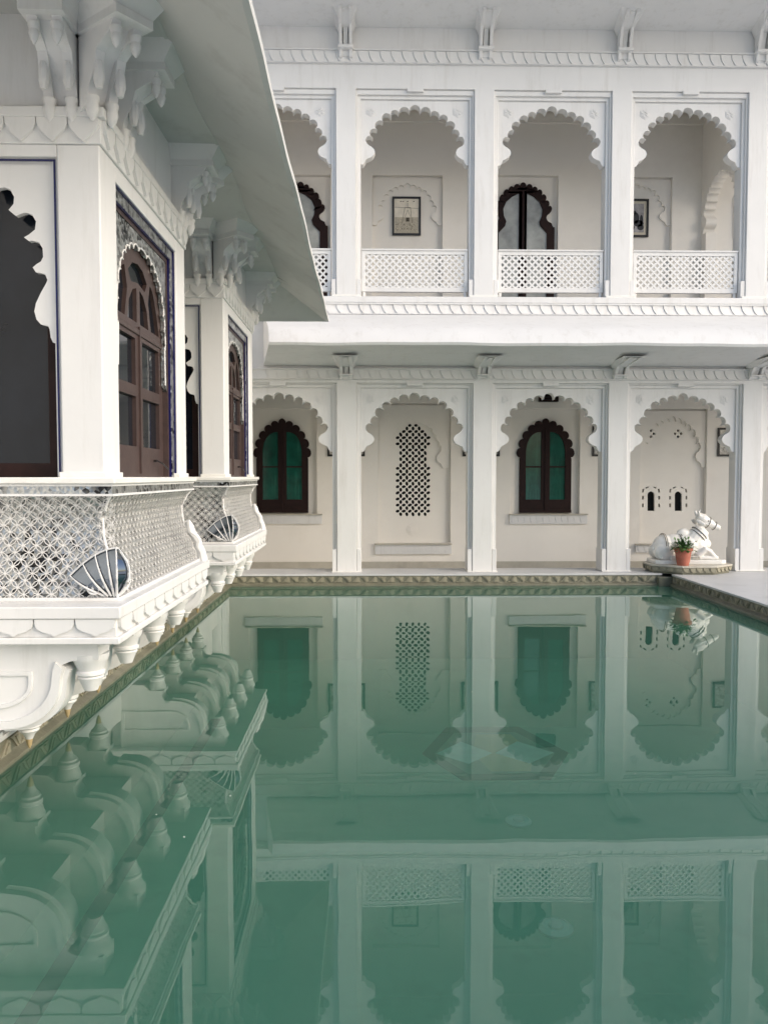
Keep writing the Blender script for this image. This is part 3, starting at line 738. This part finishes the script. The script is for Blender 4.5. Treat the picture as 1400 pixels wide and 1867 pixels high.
# hind hoof, tail
g.tube([(-.30, -.19, .05), (-.18, -.22, .045), (-.06, -.22, .04)], [.05, .042, .035], 10)
g.tube([(-.50, 0, .26), (-.53, -.05, .16), (-.50, -.12, .06), (-.42, -.2, .04)], [.025, .02, .02, .028], 8)
g.v = [(x, y, z+.05) for x, y, z in g.v]
bo = g.build('body', 'bull', bull, smooth=True)
rm = bo.modifiers.new('remesh', 'REMESH'); rm.mode = 'VOXEL'; rm.voxel_size = .0085; rm.use_smooth_shade = True
sm = bo.modifiers.new('smooth', 'SMOOTH'); sm.iterations = 4; sm.factor = .6
# saddle cloth, harness rims
def hoop(x, c, ry, rz, r, tilt=0, a0=-35, a1=215, ex=.0):
    return [(x+tilt*math.sin(R(a)), ry*math.cos(R(a)), c+rz*math.sin(R(a))) for a in range(a0, a1+1, 10)]
mb = MB()
for xx in (-.365, -.34): mb.tube(hoop(xx, .27, .196, .195, 0), .006, 6)
for xx in (-.11, -.08): mb.tube(hoop(xx, .275, .200, .185, 0, .0), .006, 6)
for s in (-1, 1): mb.tube([(-.36, s*.192, .20), (-.24, s*.206, .195), (-.1, s*.203, .20)], .007, 6)
mb.build('saddle_piping', material('grey_line', (.16, .15, .13), .6), bull)
mb = MB()
for k, (cx, cz, r_) in enumerate(((.205, .43, .155), (.235, .47, .143))):
    mb.tube([(cx+.13*math.cos(R(a))*0+.10*math.sin(R(a))*-1.0, r_*math.cos(R(a)), cz+.10*math.sin(R(a))) for a in range(0, 361, 12)], .008, 6)
mb.tube([(.37+.055*math.sin(R(a))*.6, .083*math.cos(R(a)), .645+.083*math.sin(R(a))) for a in range(0, 361, 15)], .006, 6)
mb.tube([(.475+.03*math.sin(R(a)), .062*math.cos(R(a)), .588+.062*math.sin(R(a))) for a in range(0, 361, 15)], .006, 6)
mb.build('collar', bpy.data.materials['grey_line'], bull)
for s in (-1, 1):
    MB().ball((.345, s*.078, .672), (.014, .008, .012), 10, 6).build('eye', 'frame', bull)
    MB().ball((.565, s*.036, .565), (.008, .008, .008), 8, 6).build('nostril', 'frame', bull)
# flower pot
fp = at_y(1245, 1030, 12.10); pot = thing('flower_pot', (fp.x, 12.10, PZ), 'terracotta pot of leafy green plants beside the bull statue', 'flower pot')
MB().lathe([(.085, 0), (.105, .10), (.125, .225), (.142, .23), (.146, .27), (.128, .272), (.122, .25)], (0, 0, 0), 24).build('pot', 'terracotta', pot, smooth=True)
MB().lathe([(.12, .235), (.12, .252)], (0, 0, 0), 16).build('soil', 'soil', pot)
mb = MB()
for k in range(260):
    th = random.uniform(0, 2*math.pi); el = random.uniform(-.1, 1.5); L = random.uniform(.05, .16); b0 = Vector((random.uniform(-.07, .07), random.uniform(-.07, .07), .25))
    d = Vector((math.cos(th)*math.cos(el), math.sin(th)*math.cos(el), math.sin(el))); e = b0+d*L
    sd_ = d.cross(Vector((0, 0, 1))).normalized()*random.uniform(.016, .028); lf = random.uniform(.05, .085)
    tip = e+(d*.6+Vector((0, 0, -.5*random.random()))).normalized()*lf
    mid = (e+tip)/2
    mb.add([e, mid+sd_, tip, mid-sd_], [(0, 1, 2), (0, 2, 3)])
    if k % 3 == 0: mb.tube([b0, (b0+e)/2, e], .003, 4)
tag(mb.build('foliage', 'leafm', pot), kind='stuff')
mb = MB()
for k in range(10):
    th = random.uniform(3.4, 6.2); p = Vector((math.cos(th)*random.uniform(.04, .15), math.sin(th)*.10, random.uniform(.34, .45)))
    mb.ball(p, (.014, .012, .02), 6, 4)
tag(mb.build('flowers', 'petal', pot), kind='stuff')

# ================================================================ LEFT WING
COLX = -1.36; LX = -1.213; LY0, LY1 = 3.87, 6.07; OFF = 3.45
CY0, CY1 = 4.12, 5.98; SILL = 1.695; COLT = 3.385; FRT = 3.56
lw = thing('left_wing', (-3, 7, 0), 'white wing with deep sloping eave over two projecting balconies', 'building')
def L_(o): return put(o, lw)
L_(MB().box(-6, -2.45, 2.2, PY1+.2, -.02, 4.7).build('wing_wall', 'white'))
L_(MB().box(-2.449, PX0-.19, 2.4, PY1-.02, KZ, .60).build('base_wall', 'white', bevel=.005))
# eave: loops from outer edge to inner break and to the top
EO = dict(x=-.50, y0=3.02, y1=10.35, z=3.70); EI = dict(x=-1.06, y0=3.62, y1=9.75, z=4.03)
mb = MB()
def side_loop(x, y0, y1, z, n=60, wav=0.):
    pts = [(-4.5, y0, z)]+[(x, y0, z)]
    for i in range(1, n): 
        y = y0+(y1-y0)*i/n; pts.append((x+wav*(.4*math.sin(y*7)+math.sin(y*2.3)), y, z+wav*.7*math.sin(y*3.1+1)))
    pts += [(x, y1, z), (-4.5, y1, z)]; return pts
loops = [side_loop(-2.4, EI['y0'], EI['y1'], EI['z']+.02), side_loop(EI['x'], EI['y0'], EI['y1'], EI['z'], wav=.012), side_loop(EO['x']-.03, EO['y0']+.03, EO['y1']-.03, EO['z'], wav=.004),
         side_loop(EO['x'], EO['y0'], EO['y1'], EO['z']+.005, wav=.004), side_loop(EO['x'], EO['y0'], EO['y1'], EO['z']+.055, wav=.004), side_loop(EI['x']-.3, EI['y0']+.3, EI['y1']-.3, EI['z']+.55), side_loop(-2.4, EI['y0']+.5, EI['y1']-.5, EI['z']+.72)]
n = len(loops[0]); vs = [p for l_ in loops for p in l_]; fs = []
for a in range(len(loops)-1):
    for i in range(n-1): fs.append((a*n+i, a*n+i+1, (a+1)*n+i+1, (a+1)*n+i))
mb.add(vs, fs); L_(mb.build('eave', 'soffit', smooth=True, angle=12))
L_(MB().tube([(p[0], p[1], p[2]+.004) for p in loops[1][1:-1]], .014, 6).build('eave_seam', 'soffit', smooth=True))
def soff(x): t = (EO['x']-x)/(EO['x']-EI['x']); return EO['z']+(EI['z']-EO['z'])*t
for yj, xe in ((6.95, -.72), (9.3, -.9)):
    L_(MB().tube([(x, yj+.015*math.sin(x*23), soff(x)-.001) for x in [EI['x']+(xe-EI['x'])*k/12 for k in range(13)]], [.007-.0004*k for k in range(13)], 5).build('eave_joint', 'stone_dark'))
# carved brackets (own origin at the wall, projecting along +X local)
def bracket_mesh():
    g = MB(); H = .42
    pr = [(0, .0), (.05, .02), (.07, .10), (.11, .16), (.13, .24), (.22, .29), (.27, .36), (.30, H), (0, H)]
    for s in (-1, 1):
        g.plate(pr, [], lambda u, v, t: (u, t, v), s*.035, s*.085)
        g.lathe([(.006, -.055), (.024, -.028), (.033, .0), (.028, .025), (.035, .038), (.035, .05)], (.055, s*.055, .01), 10)
        g.lathe([(.005, -.040), (.018, -.02), (.026, .005), (.021, .02), (.028, .035), (.028, .05)], (.235, s*.055, .26), 10)
        g.lathe([(.015, -.02), (.027, .02), (.024, .07), (.015, .10)], (.115, s*.060, .10), 8)
    g.plate([(0, .02), (.03, .06), (.06, .14), (.10, .22), (.18, .28), (.22, .35), (.22, H), (0, H)], [], lambda u, v, t: (u, t, v), -.036, .036)
    g.box(-.02, .30, -.105, .105, .335, .372)
    g.frustum([(-.02, -.105, .372), (.29, -.105, .372), (.29, .105, .372), (-.02, .105, .372)], [(-.02, -.17, .47), (.37, -.17, .47), (.37, .17, .47), (-.02, .17, .47)])
    o = g.build('eave_bracket', 'white', smooth=True, angle=40); me = o.data; bpy.data.objects.remove(o)
    return me
bm_ = bracket_mesh()
def place_br(x, y, ang, k=1.):
    o = minst(bm_, 'eave_bracket', (x-lw.location.x, y-lw.location.y, FRT-.03), lw, (0, 0, R(ang)), (k, 1, 1.10))
for dy in (0, OFF):
    place_br(-1.54, CY0+dy+.03, -90); place_br(COLX-.03, CY0+dy+.03, -38, 1.15); place_br(COLX-.03, CY0+dy+.38, 0); place_br(COLX-.03, CY1+dy-.16, 0)
    place_br(COLX-.03, CY1+dy-.03, 45, 1.1)
# attic above the friezes
for dy in (0, OFF):
    L_(MB().box(-2.45, COLX-.03, CY0+dy+.03, CY1+dy-.03, FRT-.01, EI['z']+.03).build('attic_wall', 'white'))

# ---- projecting balconies (jharokha); built once, copied along the wing
def J(mb_, name, mat, parent, **kw): o = mb_.build(name, mat, parent, **kw); return o
def make_balcony():
    o_ = Vector((LX, LY0, 0))
    T = thing('balcony', (0, 0, 0), 'x', 'balcony', 'enclosed balconies over the pool')
    XB = -2.46                                     # runs back into the wing wall
    # ledge
    mb = MB()
    mb.box(XB, LX, LY0, LY1, 1.0, 1.06); mb.box(XB, LX-.025, LY0+.025, LY1-.025, .905, 1.001); mb.box(XB, LX-.008, LY0+.008, LY1-.008, .872, .906)
    ledge = J(mb, 'ledge', 'white', T, bevel=.006)
    pw = .20; ph = .088
    pet = [(-.5*pw, .0), (-.43*pw, -.02), (-.38*pw, -.035), (-.22*pw, -.055), (-.12*pw, -.072), (-.14*pw, -ph), (.14*pw, -ph), (.12*pw, -.072), (.22*pw, -.055), (.38*pw, -.035), (.43*pw, -.02), (.5*pw, 0)]
    pet = [(u, -ph-v) for u, v in pet]             # widest at the bottom: vase shape rising between the petals
    inv = [(-.5*pw+.004, 0)]+[(-.5*pw+.004, -.02)]+[(-.44*pw, -.045), (-.30*pw, -.062), (-.1*pw, -.074), (0, -.086), (.1*pw, -.074), (.30*pw, -.062), (.44*pw, -.045), (.5*pw-.004, -.02), (.5*pw-.004, 0)]
    pm = mesh_of(MB().plate(inv, [], XZ, -.016, .004), 'petal', 'white', False)
    x = LX-.025-pw*.5
    while x > XB+.2: minst(pm, 'petal', (x, LY0+.024, .998), ledge); x -= pw
    nS = int((LY1-LY0-.05)/pw); st = (LY1-LY0-.05)/nS
    for k in range(nS): minst(pm, 'petal', (LX-.024, LY0+.025+st*(k+.5), .998), ledge, (0, 0, R(90)))
    # parapet: concave sheet of mirror work behind a ring lattice
    PXo, PYa, PYb = -1.325, 4.10, 6.0-.03
    zt_, z0 = 1.60, 1.06
    def e(z):
        k = (z-z0)/(zt_-z0)
        pts = [(0, .045), (.10, .035), (.25, .012), (.45, -.03), (.62, -.058), (.78, -.062), (.90, -.035), (1, .0)]
        for (a, va), (b, vb) in zip(pts, pts[1:]):
            if a <= k <= b+1e-6:
                t = (k-a)/(b-a); t = t*t*(3-2*t); return va+(vb-va)*t
        return 0
    NZ = 14; zs_ = [z0+(zt_-z0)*i/NZ for i in range(NZ+1)]
    mb = MB(); vs = []; 
    for z in zs_:
        d = e(z)-.012; vs += [(XB, PYa-d, z), (PXo+d, PYa-d, z), (PXo+d, PYb+d, z), (XB, PYb+d, z)]
    fs = [(i*4+j, i*4+j+1, (i+1)*4+j+1, (i+1)*4+j) for i in range(NZ) for j in range(3)]
    par = J(mb.add(vs, fs), 'parapet', 'mirror', T, smooth=True)
    # ring lattice
    def ringset(f, s0, s1, p, skip=None):
        g = MB(); r1 = p*.5*1.414*.5*1.36; w_ = p*.030
        ns = int((s1-s0)/p)+1; nz = int((zt_-z0)/p)+1
        for i in range(-1, ns+1):
            for j in range(-1, nz+1):
                for (ox, oz) in ((0, 0), (.5, .5)):
                    cs, cz = s0+(i+ox)*p, z0+(j+oz)*p
                    N = 14; ins = []; 
                    for k in range(N):
                        th = 2*math.pi*k/N
                        q = []
                        for rr in (r1-w_, r1+w_):
                            q.append((min(max(cs+rr*math.cos(th), s0), s1), min(max(cz+rr*math.sin(th), z0), zt_)))
                        ins.append(q)
                    for k in range(N):
                        a, b = ins[k], ins[(k+1) % N]
                        A = [a[0], a[1], b[1], b[0]]
                        if abs((A[1][0]-A[0][0])*(A[2][1]-A[0][1])-(A[1][1]-A[0][1])*(A[2][0]-A[0][0])) < 1e-7: continue
                        v0 = [f(s, z, .002) for s, z in A]; v1 = [f(s, z, -.011) for s, z in A]
                        g.add(v0+v1, [(0, 1, 2, 3), (0, 1, 5, 4), (2, 3, 7, 6)])
        return g
    ff_ = lambda s, z, t: (s, PYa-e(z)-t, z)
    fs_ = lambda s, z, t: (PXo+e(z)+t, s, z)
    J(ringset(ff_, XB, PXo-.0, .070), 'lattice', 'latt', par)
    J(ringset(fs_, PYa, PYb, .070), 'lattice', 'latt', par)
    for q_ in ([(PXo+e(z)+.002, PYa-e(z)-.002, z) for z in zs_], [(PXo+e(z)+.002, PYb+e(z)+.002, z) for z in zs_]): J(MB().tube(q_, .007, 6), 'corner_bead', 'white', par, smooth=True)
    mb = MB(); mb.box(XB, PXo+.055, PYa-.055, PYb+.055, 1.059, 1.078); J(mb, 'parapet_foot', 'white', T, bevel=.005)
    # scroll at far end of the parapet
    pts = []
    for z in zs_[:9]: pts.append((PXo+e(z)+.03, PYb+e(z)+.01, z))
    mb = MB(); mb.tube(pts, [.035, .034, .033, .032, .032, .031, .03, .028, .02], 8); J(mb, 'end_scroll', 'white', T, smooth=True)
    # mirror band and sill
    mb = MB(); mb.box(XB, PXo+.012, PYa-.012, PYb+.012, 1.60, 1.662); J(mb, 'mirror_band', 'mirror', T)
    mb = MB()
    for zz in (1.604, 1.655): mb.box(XB, PXo+.018, PYa-.018, PYb+.018, zz-.006, zz+.006)
    J(mb, 'band_rim', 'white', T)
    mb = MB(); mb.box(XB, PXo+.035, PYa-.035, PYb+.035, 1.662, SILL); J(mb, 'sill', 'marble', T, bevel=.006)
    # shell ornament on the near corner
    def shell():
        sh = MB(); rib = []
        NU, NV = 8, 10
        def pos(u, v, t=0.):    # u -1 (along front) .. 1 (along side)
            k = math.sin(v*math.pi/2); hgt = .245*(1-.48*u*u*(1.2 if u < 0 else 1.0))
            spread = (.235 if u < 0 else .10)*abs(u)**1.15*(.25+.75*v)
            bul = .075*math.sin(math.pi*min(1, v*.92+.04))*(1-.35*abs(u))+t
            z = 1.078+hgt*v+.01
            base = Vector((PXo+.035, PYa-.035, 0))
            if u <= 0: p = base+Vector((-spread, 0, 0))+Vector((.35*(1+u)*bul, -bul, 0))
            else: p = base+Vector((0, spread, 0))+Vector((bul, -.35*(1-u)*bul, 0))
            p.z = z; return p
        us = [-1+2*i/NU for i in range(NU+1)]
        vs = [pos(u, j/NV, -.008) for u in us for j in range(NV+1)]
        fs = [(i*(NV+1)+j, (i+1)*(NV+1)+j, (i+1)*(NV+1)+j+1, i*(NV+1)+j+1) for i in range(NU) for j in range(NV)]
        s = J(sh.add(vs, fs), 'shell_ornament', 'mirror2', T, smooth=True)
        mr = MB()
        for u in us[::1]: mr.tube([pos(u, j/NV, .002) for j in range(NV+1)], [.003+.004*(1-j/NV) for j in range(NV+1)], 6)
        mr.tube([pos(u/10, 1, .0) for u in range(-10, 11)], .0045, 6)
        c0 = pos(-1, .12, .01)
        mr.tube([c0+Vector((.05*(1-k/26)*math.cos(k*.45)-.02, -.004, .05*(1-k/26)*math.sin(k*.45)+.03)) for k in range(24)], .006, 6)
        J(mr, 'shell_ribs', 'white', s, smooth=True)
        return s
    shell()
    # columns, lintel, frieze
    cw, cd = .217, .262
    for (xa, ya) in ((COLX-cw, CY0), (COLX-cw, CY1-cd)):
        J(MB().box(xa, COLX, ya, ya+cd, SILL-.001, COLT), 'column', 'white', T, bevel=.008)
        J(MB().box(xa-.012, COLX+.012, ya-.012, ya+cd+.012, SILL-.002, SILL+.028), 'column_base', 'marble', T, bevel=.004)
    ZO = 3.295
    J(MB().box(COLX-cw+.01, COLX-.002, CY0+cd, CY1-cd, ZO, COLT), 'lintel', 'white', T, bevel=.004)
    J(MB().box(XB, COLX-cw, CY0+.002, CY0+.2, 3.325, COLT), 'lintel', 'white', T, bevel=.004)
    mb = MB(); mb.box(XB, COLX+.012, CY0-.012, CY1+.012, COLT, FRT-.05); mb.box(XB, COLX+.035, CY0-.035, CY1+.035, FRT-.051, FRT)
    fr = J(mb, 'frieze', 'white', T, bevel=.005)
    pw = .158
    pq = [(-.5*pw+.003, 0), (-.5*pw+.003, -.03), (-.40*pw, -.06), (-.22*pw, -.088), (0, -.118), (.22*pw, -.088), (.40*pw, -.06), (.5*pw-.003, -.03), (.5*pw-.003, 0)]
    fm = mesh_of(MB().plate(pq, [], XZ, -.018, .004), 'petal', 'white', False)
    x = COLX-.02-pw*.5+.03
    while x > XB+.1: minst(fm, 'petal', (x, CY0-.013, FRT-.052), fr); x -= pw
    n_ = int((CY1-CY0)/pw); st = (CY1-CY0)/n_
    for k in range(n_): minst(fm, 'petal', (COLX+.013, CY0+st*(k+.5), FRT-.052), fr, (0, 0, R(90)))
    # front face: arched panel, window behind, blue line
    xa, xb = XB-.7, COLX-cw
    half = .60; xc = xb-.03-half; ztip = 2.42; ztop = 3.30
    J(MB().box(xb-.034, xb+.001, CY0+.03, CY0+.19, SILL, 3.326), 'jamb', 'white', T)
    mb = MB(); 
    apx = [(96, 626), (88, 624), (84, 615), (82, 600), (79, 594), (66, 591), (58, 582), (54, 567), (57, 552), (66, 533), (75, 517), (78, 510), (74, 500), (66, 497), (57, 496), (51, 487), (58, 481), (66, 476), (70, 468), (69, 452), (62, 441), (50, 438), (44, 439), (35, 432), (44, 427), (55, 418), (57, 403), (50, 391), (40, 387), (33, 388), (20, 393), (7, 382), (16, 371), (17, 358), (10, 345), (0, 341), (-12, 343), (-24, 350), (-28, 335), (-40, 320), (-54, 318), (-66, 326), (-74, 308), (-88, 300)]
    ah = [at_y(x, y, CY0+.055) for x, y in apx]; ah = [(p.x, p.z) for p in ah]; half = ah[0][0]-ah[-1][0]+.008; xc = ah[-1][0]; k_ = xb-.034-ah[0][0]
    ah = [(x+k_, z) for x, z in ah]; xc += k_; zt0 = ah[0][1]
    outl = [(xb-.034, ztop+.025), (xb-.034, zt0)]+ah[1:]+[(2*xc-x, z) for x, z in ah[-2:0:-1]]+[(2*xc-xb+.034, zt0), (2*xc-xb+.034, ztop+.025)]
    mb.plate(outl, [], XZ, CY0+.055, CY0+.088); J(mb, 'cusped_arch', 'white', T)
    mb = MB(); mb.box(xb-.0250, xb-.0165, CY0+.022, CY0+.031, SILL, 3.310); mb.box(XB, xb-.0165, CY0+.022, CY0+.0312, 3.310, 3.3185)
    J(mb, 'blue_line', 'blue', T)
    w1 = J(MB().plate([(xc-half, SILL+.001), (xb-.035, SILL+.001), (xb-.035, ztop), (xc-half, ztop)], [[(xc-half+.06, SILL+.075), (xb-.115, SILL+.075), (xb-.115, ztop-.05), (xc-half+.06, ztop-.05)]], XZ, CY0+.13, CY0+.18), 'front_window', 'wood', T, bevel=.005)
    J(MB().box(xc-half+.05, xb-.07, CY0+.155, CY0+.165, SILL+.07, ztop-.045), 'pane', 'dglass', w1)
    # side face: nested frames
    ya, yb = CY0+cd, CY1-cd; yc = (ya+yb)/2; hw = (yb-ya)/2
    def rectframe(inset, wd, x0, x1, nm, mat):
        h0 = hw-inset; h1 = h0-wd; zt1 = ZO-inset; 
        out = [(yc-h0, SILL), (yc-h0, zt1), (yc+h0, zt1), (yc+h0, SILL), (yc+h1, SILL), (yc+h1, zt1-wd), (yc-h1, zt1-wd), (yc-h1, SILL)]
        return J(MB().plate(out, [], YZ, x0, x1), nm, mat, T)
    rectframe(.001, .008, COLX-.03, COLX-.012, 'blue_line', 'blue'); rectframe(.009, .060, COLX-.05, COLX-.025, 'mirror_band', 'mirror'); rectframe(.069, .008, COLX-.06, COLX-.030, 'blue_line', 'blue')
    rectframe(.077, .025, COLX-.09, COLX-.045, 'window_reveal', 'wood2')
    aw = hw-.102; zt2 = ZO-.102
    nl = 17; val = []
    for k in range(nl+1):
        th = math.pi*(1-k/nl); cx_, sx_ = math.cos(th), math.sin(th)
        val.append((yc+(aw-.055)*math.copysign(abs(cx_)**.75, cx_), zt2-.62+.52*abs(sx_)**.8))
    crv = [(val[0][0]-.012, zt2-.86), (val[0][0]-.004, zt2-.72)]
    for k in range(nl): crv.append(val[k]); crv += [tuple(p) for p in lobe(val[k], val[k+1], .030, 5, 1.05)]
    crv += [val[-1], (val[-1][0]+.004, zt2-.72), (val[-1][0]+.012, zt2-.86)]
    mb = MB(); mb.plate([(yc-aw+.001, zt2-.001), (yc-aw+.001, zt2-.90)]+crv+[(yc+aw-.001, zt2-.90), (yc+aw-.001, zt2-.001)], [], YZ, COLX-.075, COLX-.05); J(mb, 'mirror_arch', 'mirror', T)
    mb = MB(); mb.tube([(COLX-.049, u, v) for u, v in crv], .006, 6); J(mb, 'arch_bead', 'white', T, smooth=True)
    # timber window
    wx0, wx1 = COLX-.125, COLX-.080; zs2 = 2.66; zb_ = SILL+.002
    holes = []; pcs = []
    for s in (-1, 1):
        for c0, c1 in ((.13, .84),):
            u0, u1 = sorted((yc+s*aw*c0, yc+s*aw*c1))
            for v0, v1 in ((zb_+.19, zb_+.50), (zb_+.57, zb_+.86)):
                holes.append([(u0, v0), (u1, v0), (u1, v1), (u0, v1)])
    # arched top light with intersecting tracery
    def arc(u0, u1, v0, h, n=10): return [(u0+(u1-u0)*k/n, v0+h*math.sin(math.pi/2*k/n)) for k in range(n+1)]
    V0 = zs2; top = zt2-.15
    for s in (-1, 1):
        holes.append([(yc+s*aw*.86, V0+.0)]+[(yc+s*aw*(.86-.38*k/8), V0+(top-V0)*.78*math.sin(math.pi/2*k/8)**.9) for k in range(1, 9)]+[(yc+s*aw*.40, V0+(top-V0)*.45), (yc+s*aw*.50, V0+.0)])
        holes.append([(yc+s*aw*.40, V0+.0), (yc+s*aw*.34, V0+(top-V0)*.30), (yc+s*aw*.20, V0+(top-V0)*.50), (yc+s*aw*.06, V0+(top-V0)*.56), (yc+s*aw*.06, V0+.0)])
    holes.append([(yc-aw*.36, V0+(top-V0)*.76), (yc-aw*.26, V0+(top-V0)*.60), (yc, V0+(top-V0)*.66), (yc+aw*.26, V0+(top-V0)*.60), (yc+aw*.36, V0+(top-V0)*.76), (yc+aw*.2, V0+(top-V0)*.92), (yc, V0+(top-V0)*.97), (yc-aw*.2, V0+(top-V0)*.92)])
    win = J(MB().plate([(yc-aw-.05, zb_), (yc+aw+.05, zb_), (yc+aw+.05, zt2+.05), (yc-aw-.05, zt2+.05)], holes, YZ, wx0, wx1), 'side_window', 'wood2', T)
    J(MB().box(wx0-.005, wx1+.012, yc-.012, yc+.012, zb_+.02, zs2-.02), 'meeting_strip', 'wood2', win)
    J(MB().box(wx0-.005, wx1+.010, yc-aw, yc+aw, zs2-.075, zs2-.04), 'transom', 'wood2', win, bevel=.004)
    for q in holes: J(MB().plate(q, [], YZ, wx0+.015, wx0+.02), 'pane', 'dglass', win)
    J(MB().box(wx1, wx1+.02, yc+aw*.55, yc+aw*.57, zb_+.10, zb_+.115).tube([(wx1+.02, yc+aw*.56, zb_+.11), (wx1+.05, yc+aw*.62, zb_+.09), (wx1+.06, yc+aw*.85, zb_+.05)], .005, 6), 'latch_hook', 'frame', win)
    # dark back so that the interior reads as a room
    J(MB().box(XB, -2.40, CY0+.25, CY1-.05, SILL, COLT), 'room_wall', 'wall', T)
    # corbels under the ledge
    def S_prof(o=0.):
        pts = [(-1.36, .874), (-1.36, .80), (-1.40, .775), (-1.50, .765), (-1.55, .745), (-1.565, .70), (-1.57, .655)]
        for k in range(1, 9):
            th = math.pi/2*k/8; pts.append((-1.57-.27*(1-math.cos(th)), .655-.215*math.sin(th)))
        pts += [(-1.88, .435), (-1.93, .425), (-1.95, .39), (-1.95, .34), (-2.06, .33), (-2.12, .28), (-2.34, .27), (-2.34, .874)]
        return pts
    S0 = S_prof()
    cy0 = LY0+.20; nC = 4; stp = (LY1-LY0-.40)/(nC-1)
    corb = MB(); corb.plate(S0, [], lambda u, v, t: (u, t, v), -.085, .085)
    for off_, th_ in ((.022, .105), (.05, .062)):
        rim = [(u+off_*.7, v-off_*.7) for u, v in S0[4:16]]; inn = [(u-.02, v+.02) for u, v in S0[4:16]]
        corb.plate(rim+inn[::-1], [], lambda u, v, t: (u, t, v), -th_, th_)
    cm = mesh_of(corb, 'corbel', 'white', True, 30)
    pend = mesh_of(MB().lathe([(.018, .055), (.030, .085), (.050, .105), (.048, .118), (.060, .128), (.060, .150), (.052, .158), (.066, .205), (.070, .22), (.070, .245)], (0, 0, 0), 14), 'pendant', 'white', True, 40)
    tipm = mesh_of(MB().lathe([(.004, 0), (.012, .02), (.018, .0555)], (0, 0, 0), 12), 'pendant_tip', 'ochre', True)
    tipw = mesh_of(MB().lathe([(.004, 0), (.012, .02), (.018, .0555)], (0, 0, 0), 12), 'pendant_tip', 'white', True)
    pend2 = mesh_of(MB().lathe([(.030, .06), (.046, .105), (.056, .125), (.050, .132), (.062, .142), (.062, .155), (.054, .162), (.070, .205), (.080, .222), (.080, .245)], (0, 0, 0), 16), 'pendant', 'white', True, 40)
    for k in range(nC):
        y = cy0+stp*k
        c = minst(cm, 'corbel', (0, y, 0), T)
        for (x, z, tm, s) in ((-2.01, .085, tipm, 1.05), (-1.43, .535, tipw, 1.05)):
            p = minst(pend if x < -1.8 else pend2, 'pendant', (x, 0, z), c, scale=(s*1.12, s*1.12, s))
            if x < -1.8: minst(tm, 'pendant_tip', (0, 0, 0), p)
        blk = minst(mesh_of(MB().box(-2.10, -1.93, -.09, .09, .325, .35), 'block', 'white', False), 'pendant_block', (0, 0, 0), c)
        minst(mesh_of(MB().box(-1.51, -1.36, -.085, .085, .772, .80), 'block', 'white', False), 'pendant_block', (0, 0, 0), c)
    # recessed cheek panel on the near corbel
    J(MB().box(-2.44, -1.75, cy0-.02, LY1-.22, .52, .874), 'soffit_block', 'white', T)
    up = [(-2.33, .715), (-1.69, .715), (-1.69, .65)]+[(-1.69-.20*(1-math.cos(math.pi/2*k/8)), .65-.125*math.sin(math.pi/2*k/8)) for k in range(1, 9)]+[(-2.33, .52)]
    ui = [(-2.30, .695), (-1.71, .695), (-1.71, .65)]+[(-1.71-.18*(1-math.cos(math.pi/2*k/8)), .65-.105*math.sin(math.pi/2*k/8)) for k in range(1, 9)]+[(-2.30, .545)]
    J(MB().plate(up, [ui], XZ, cy0-.098, cy0-.08), 'cheek_moulding', 'white', T, bevel=.004)
    return T
B1 = make_balcony()
B2 = copy_tree(B1); B2.location = (0, OFF, 0)
B1['label'] = 'balcony with mirrored ring parapet whose arched front window shows large dark glass'
B2['label'] = 'balcony with mirrored ring parapet between the other balcony and the arcade'

print('objects', len(bpy.data.objects))
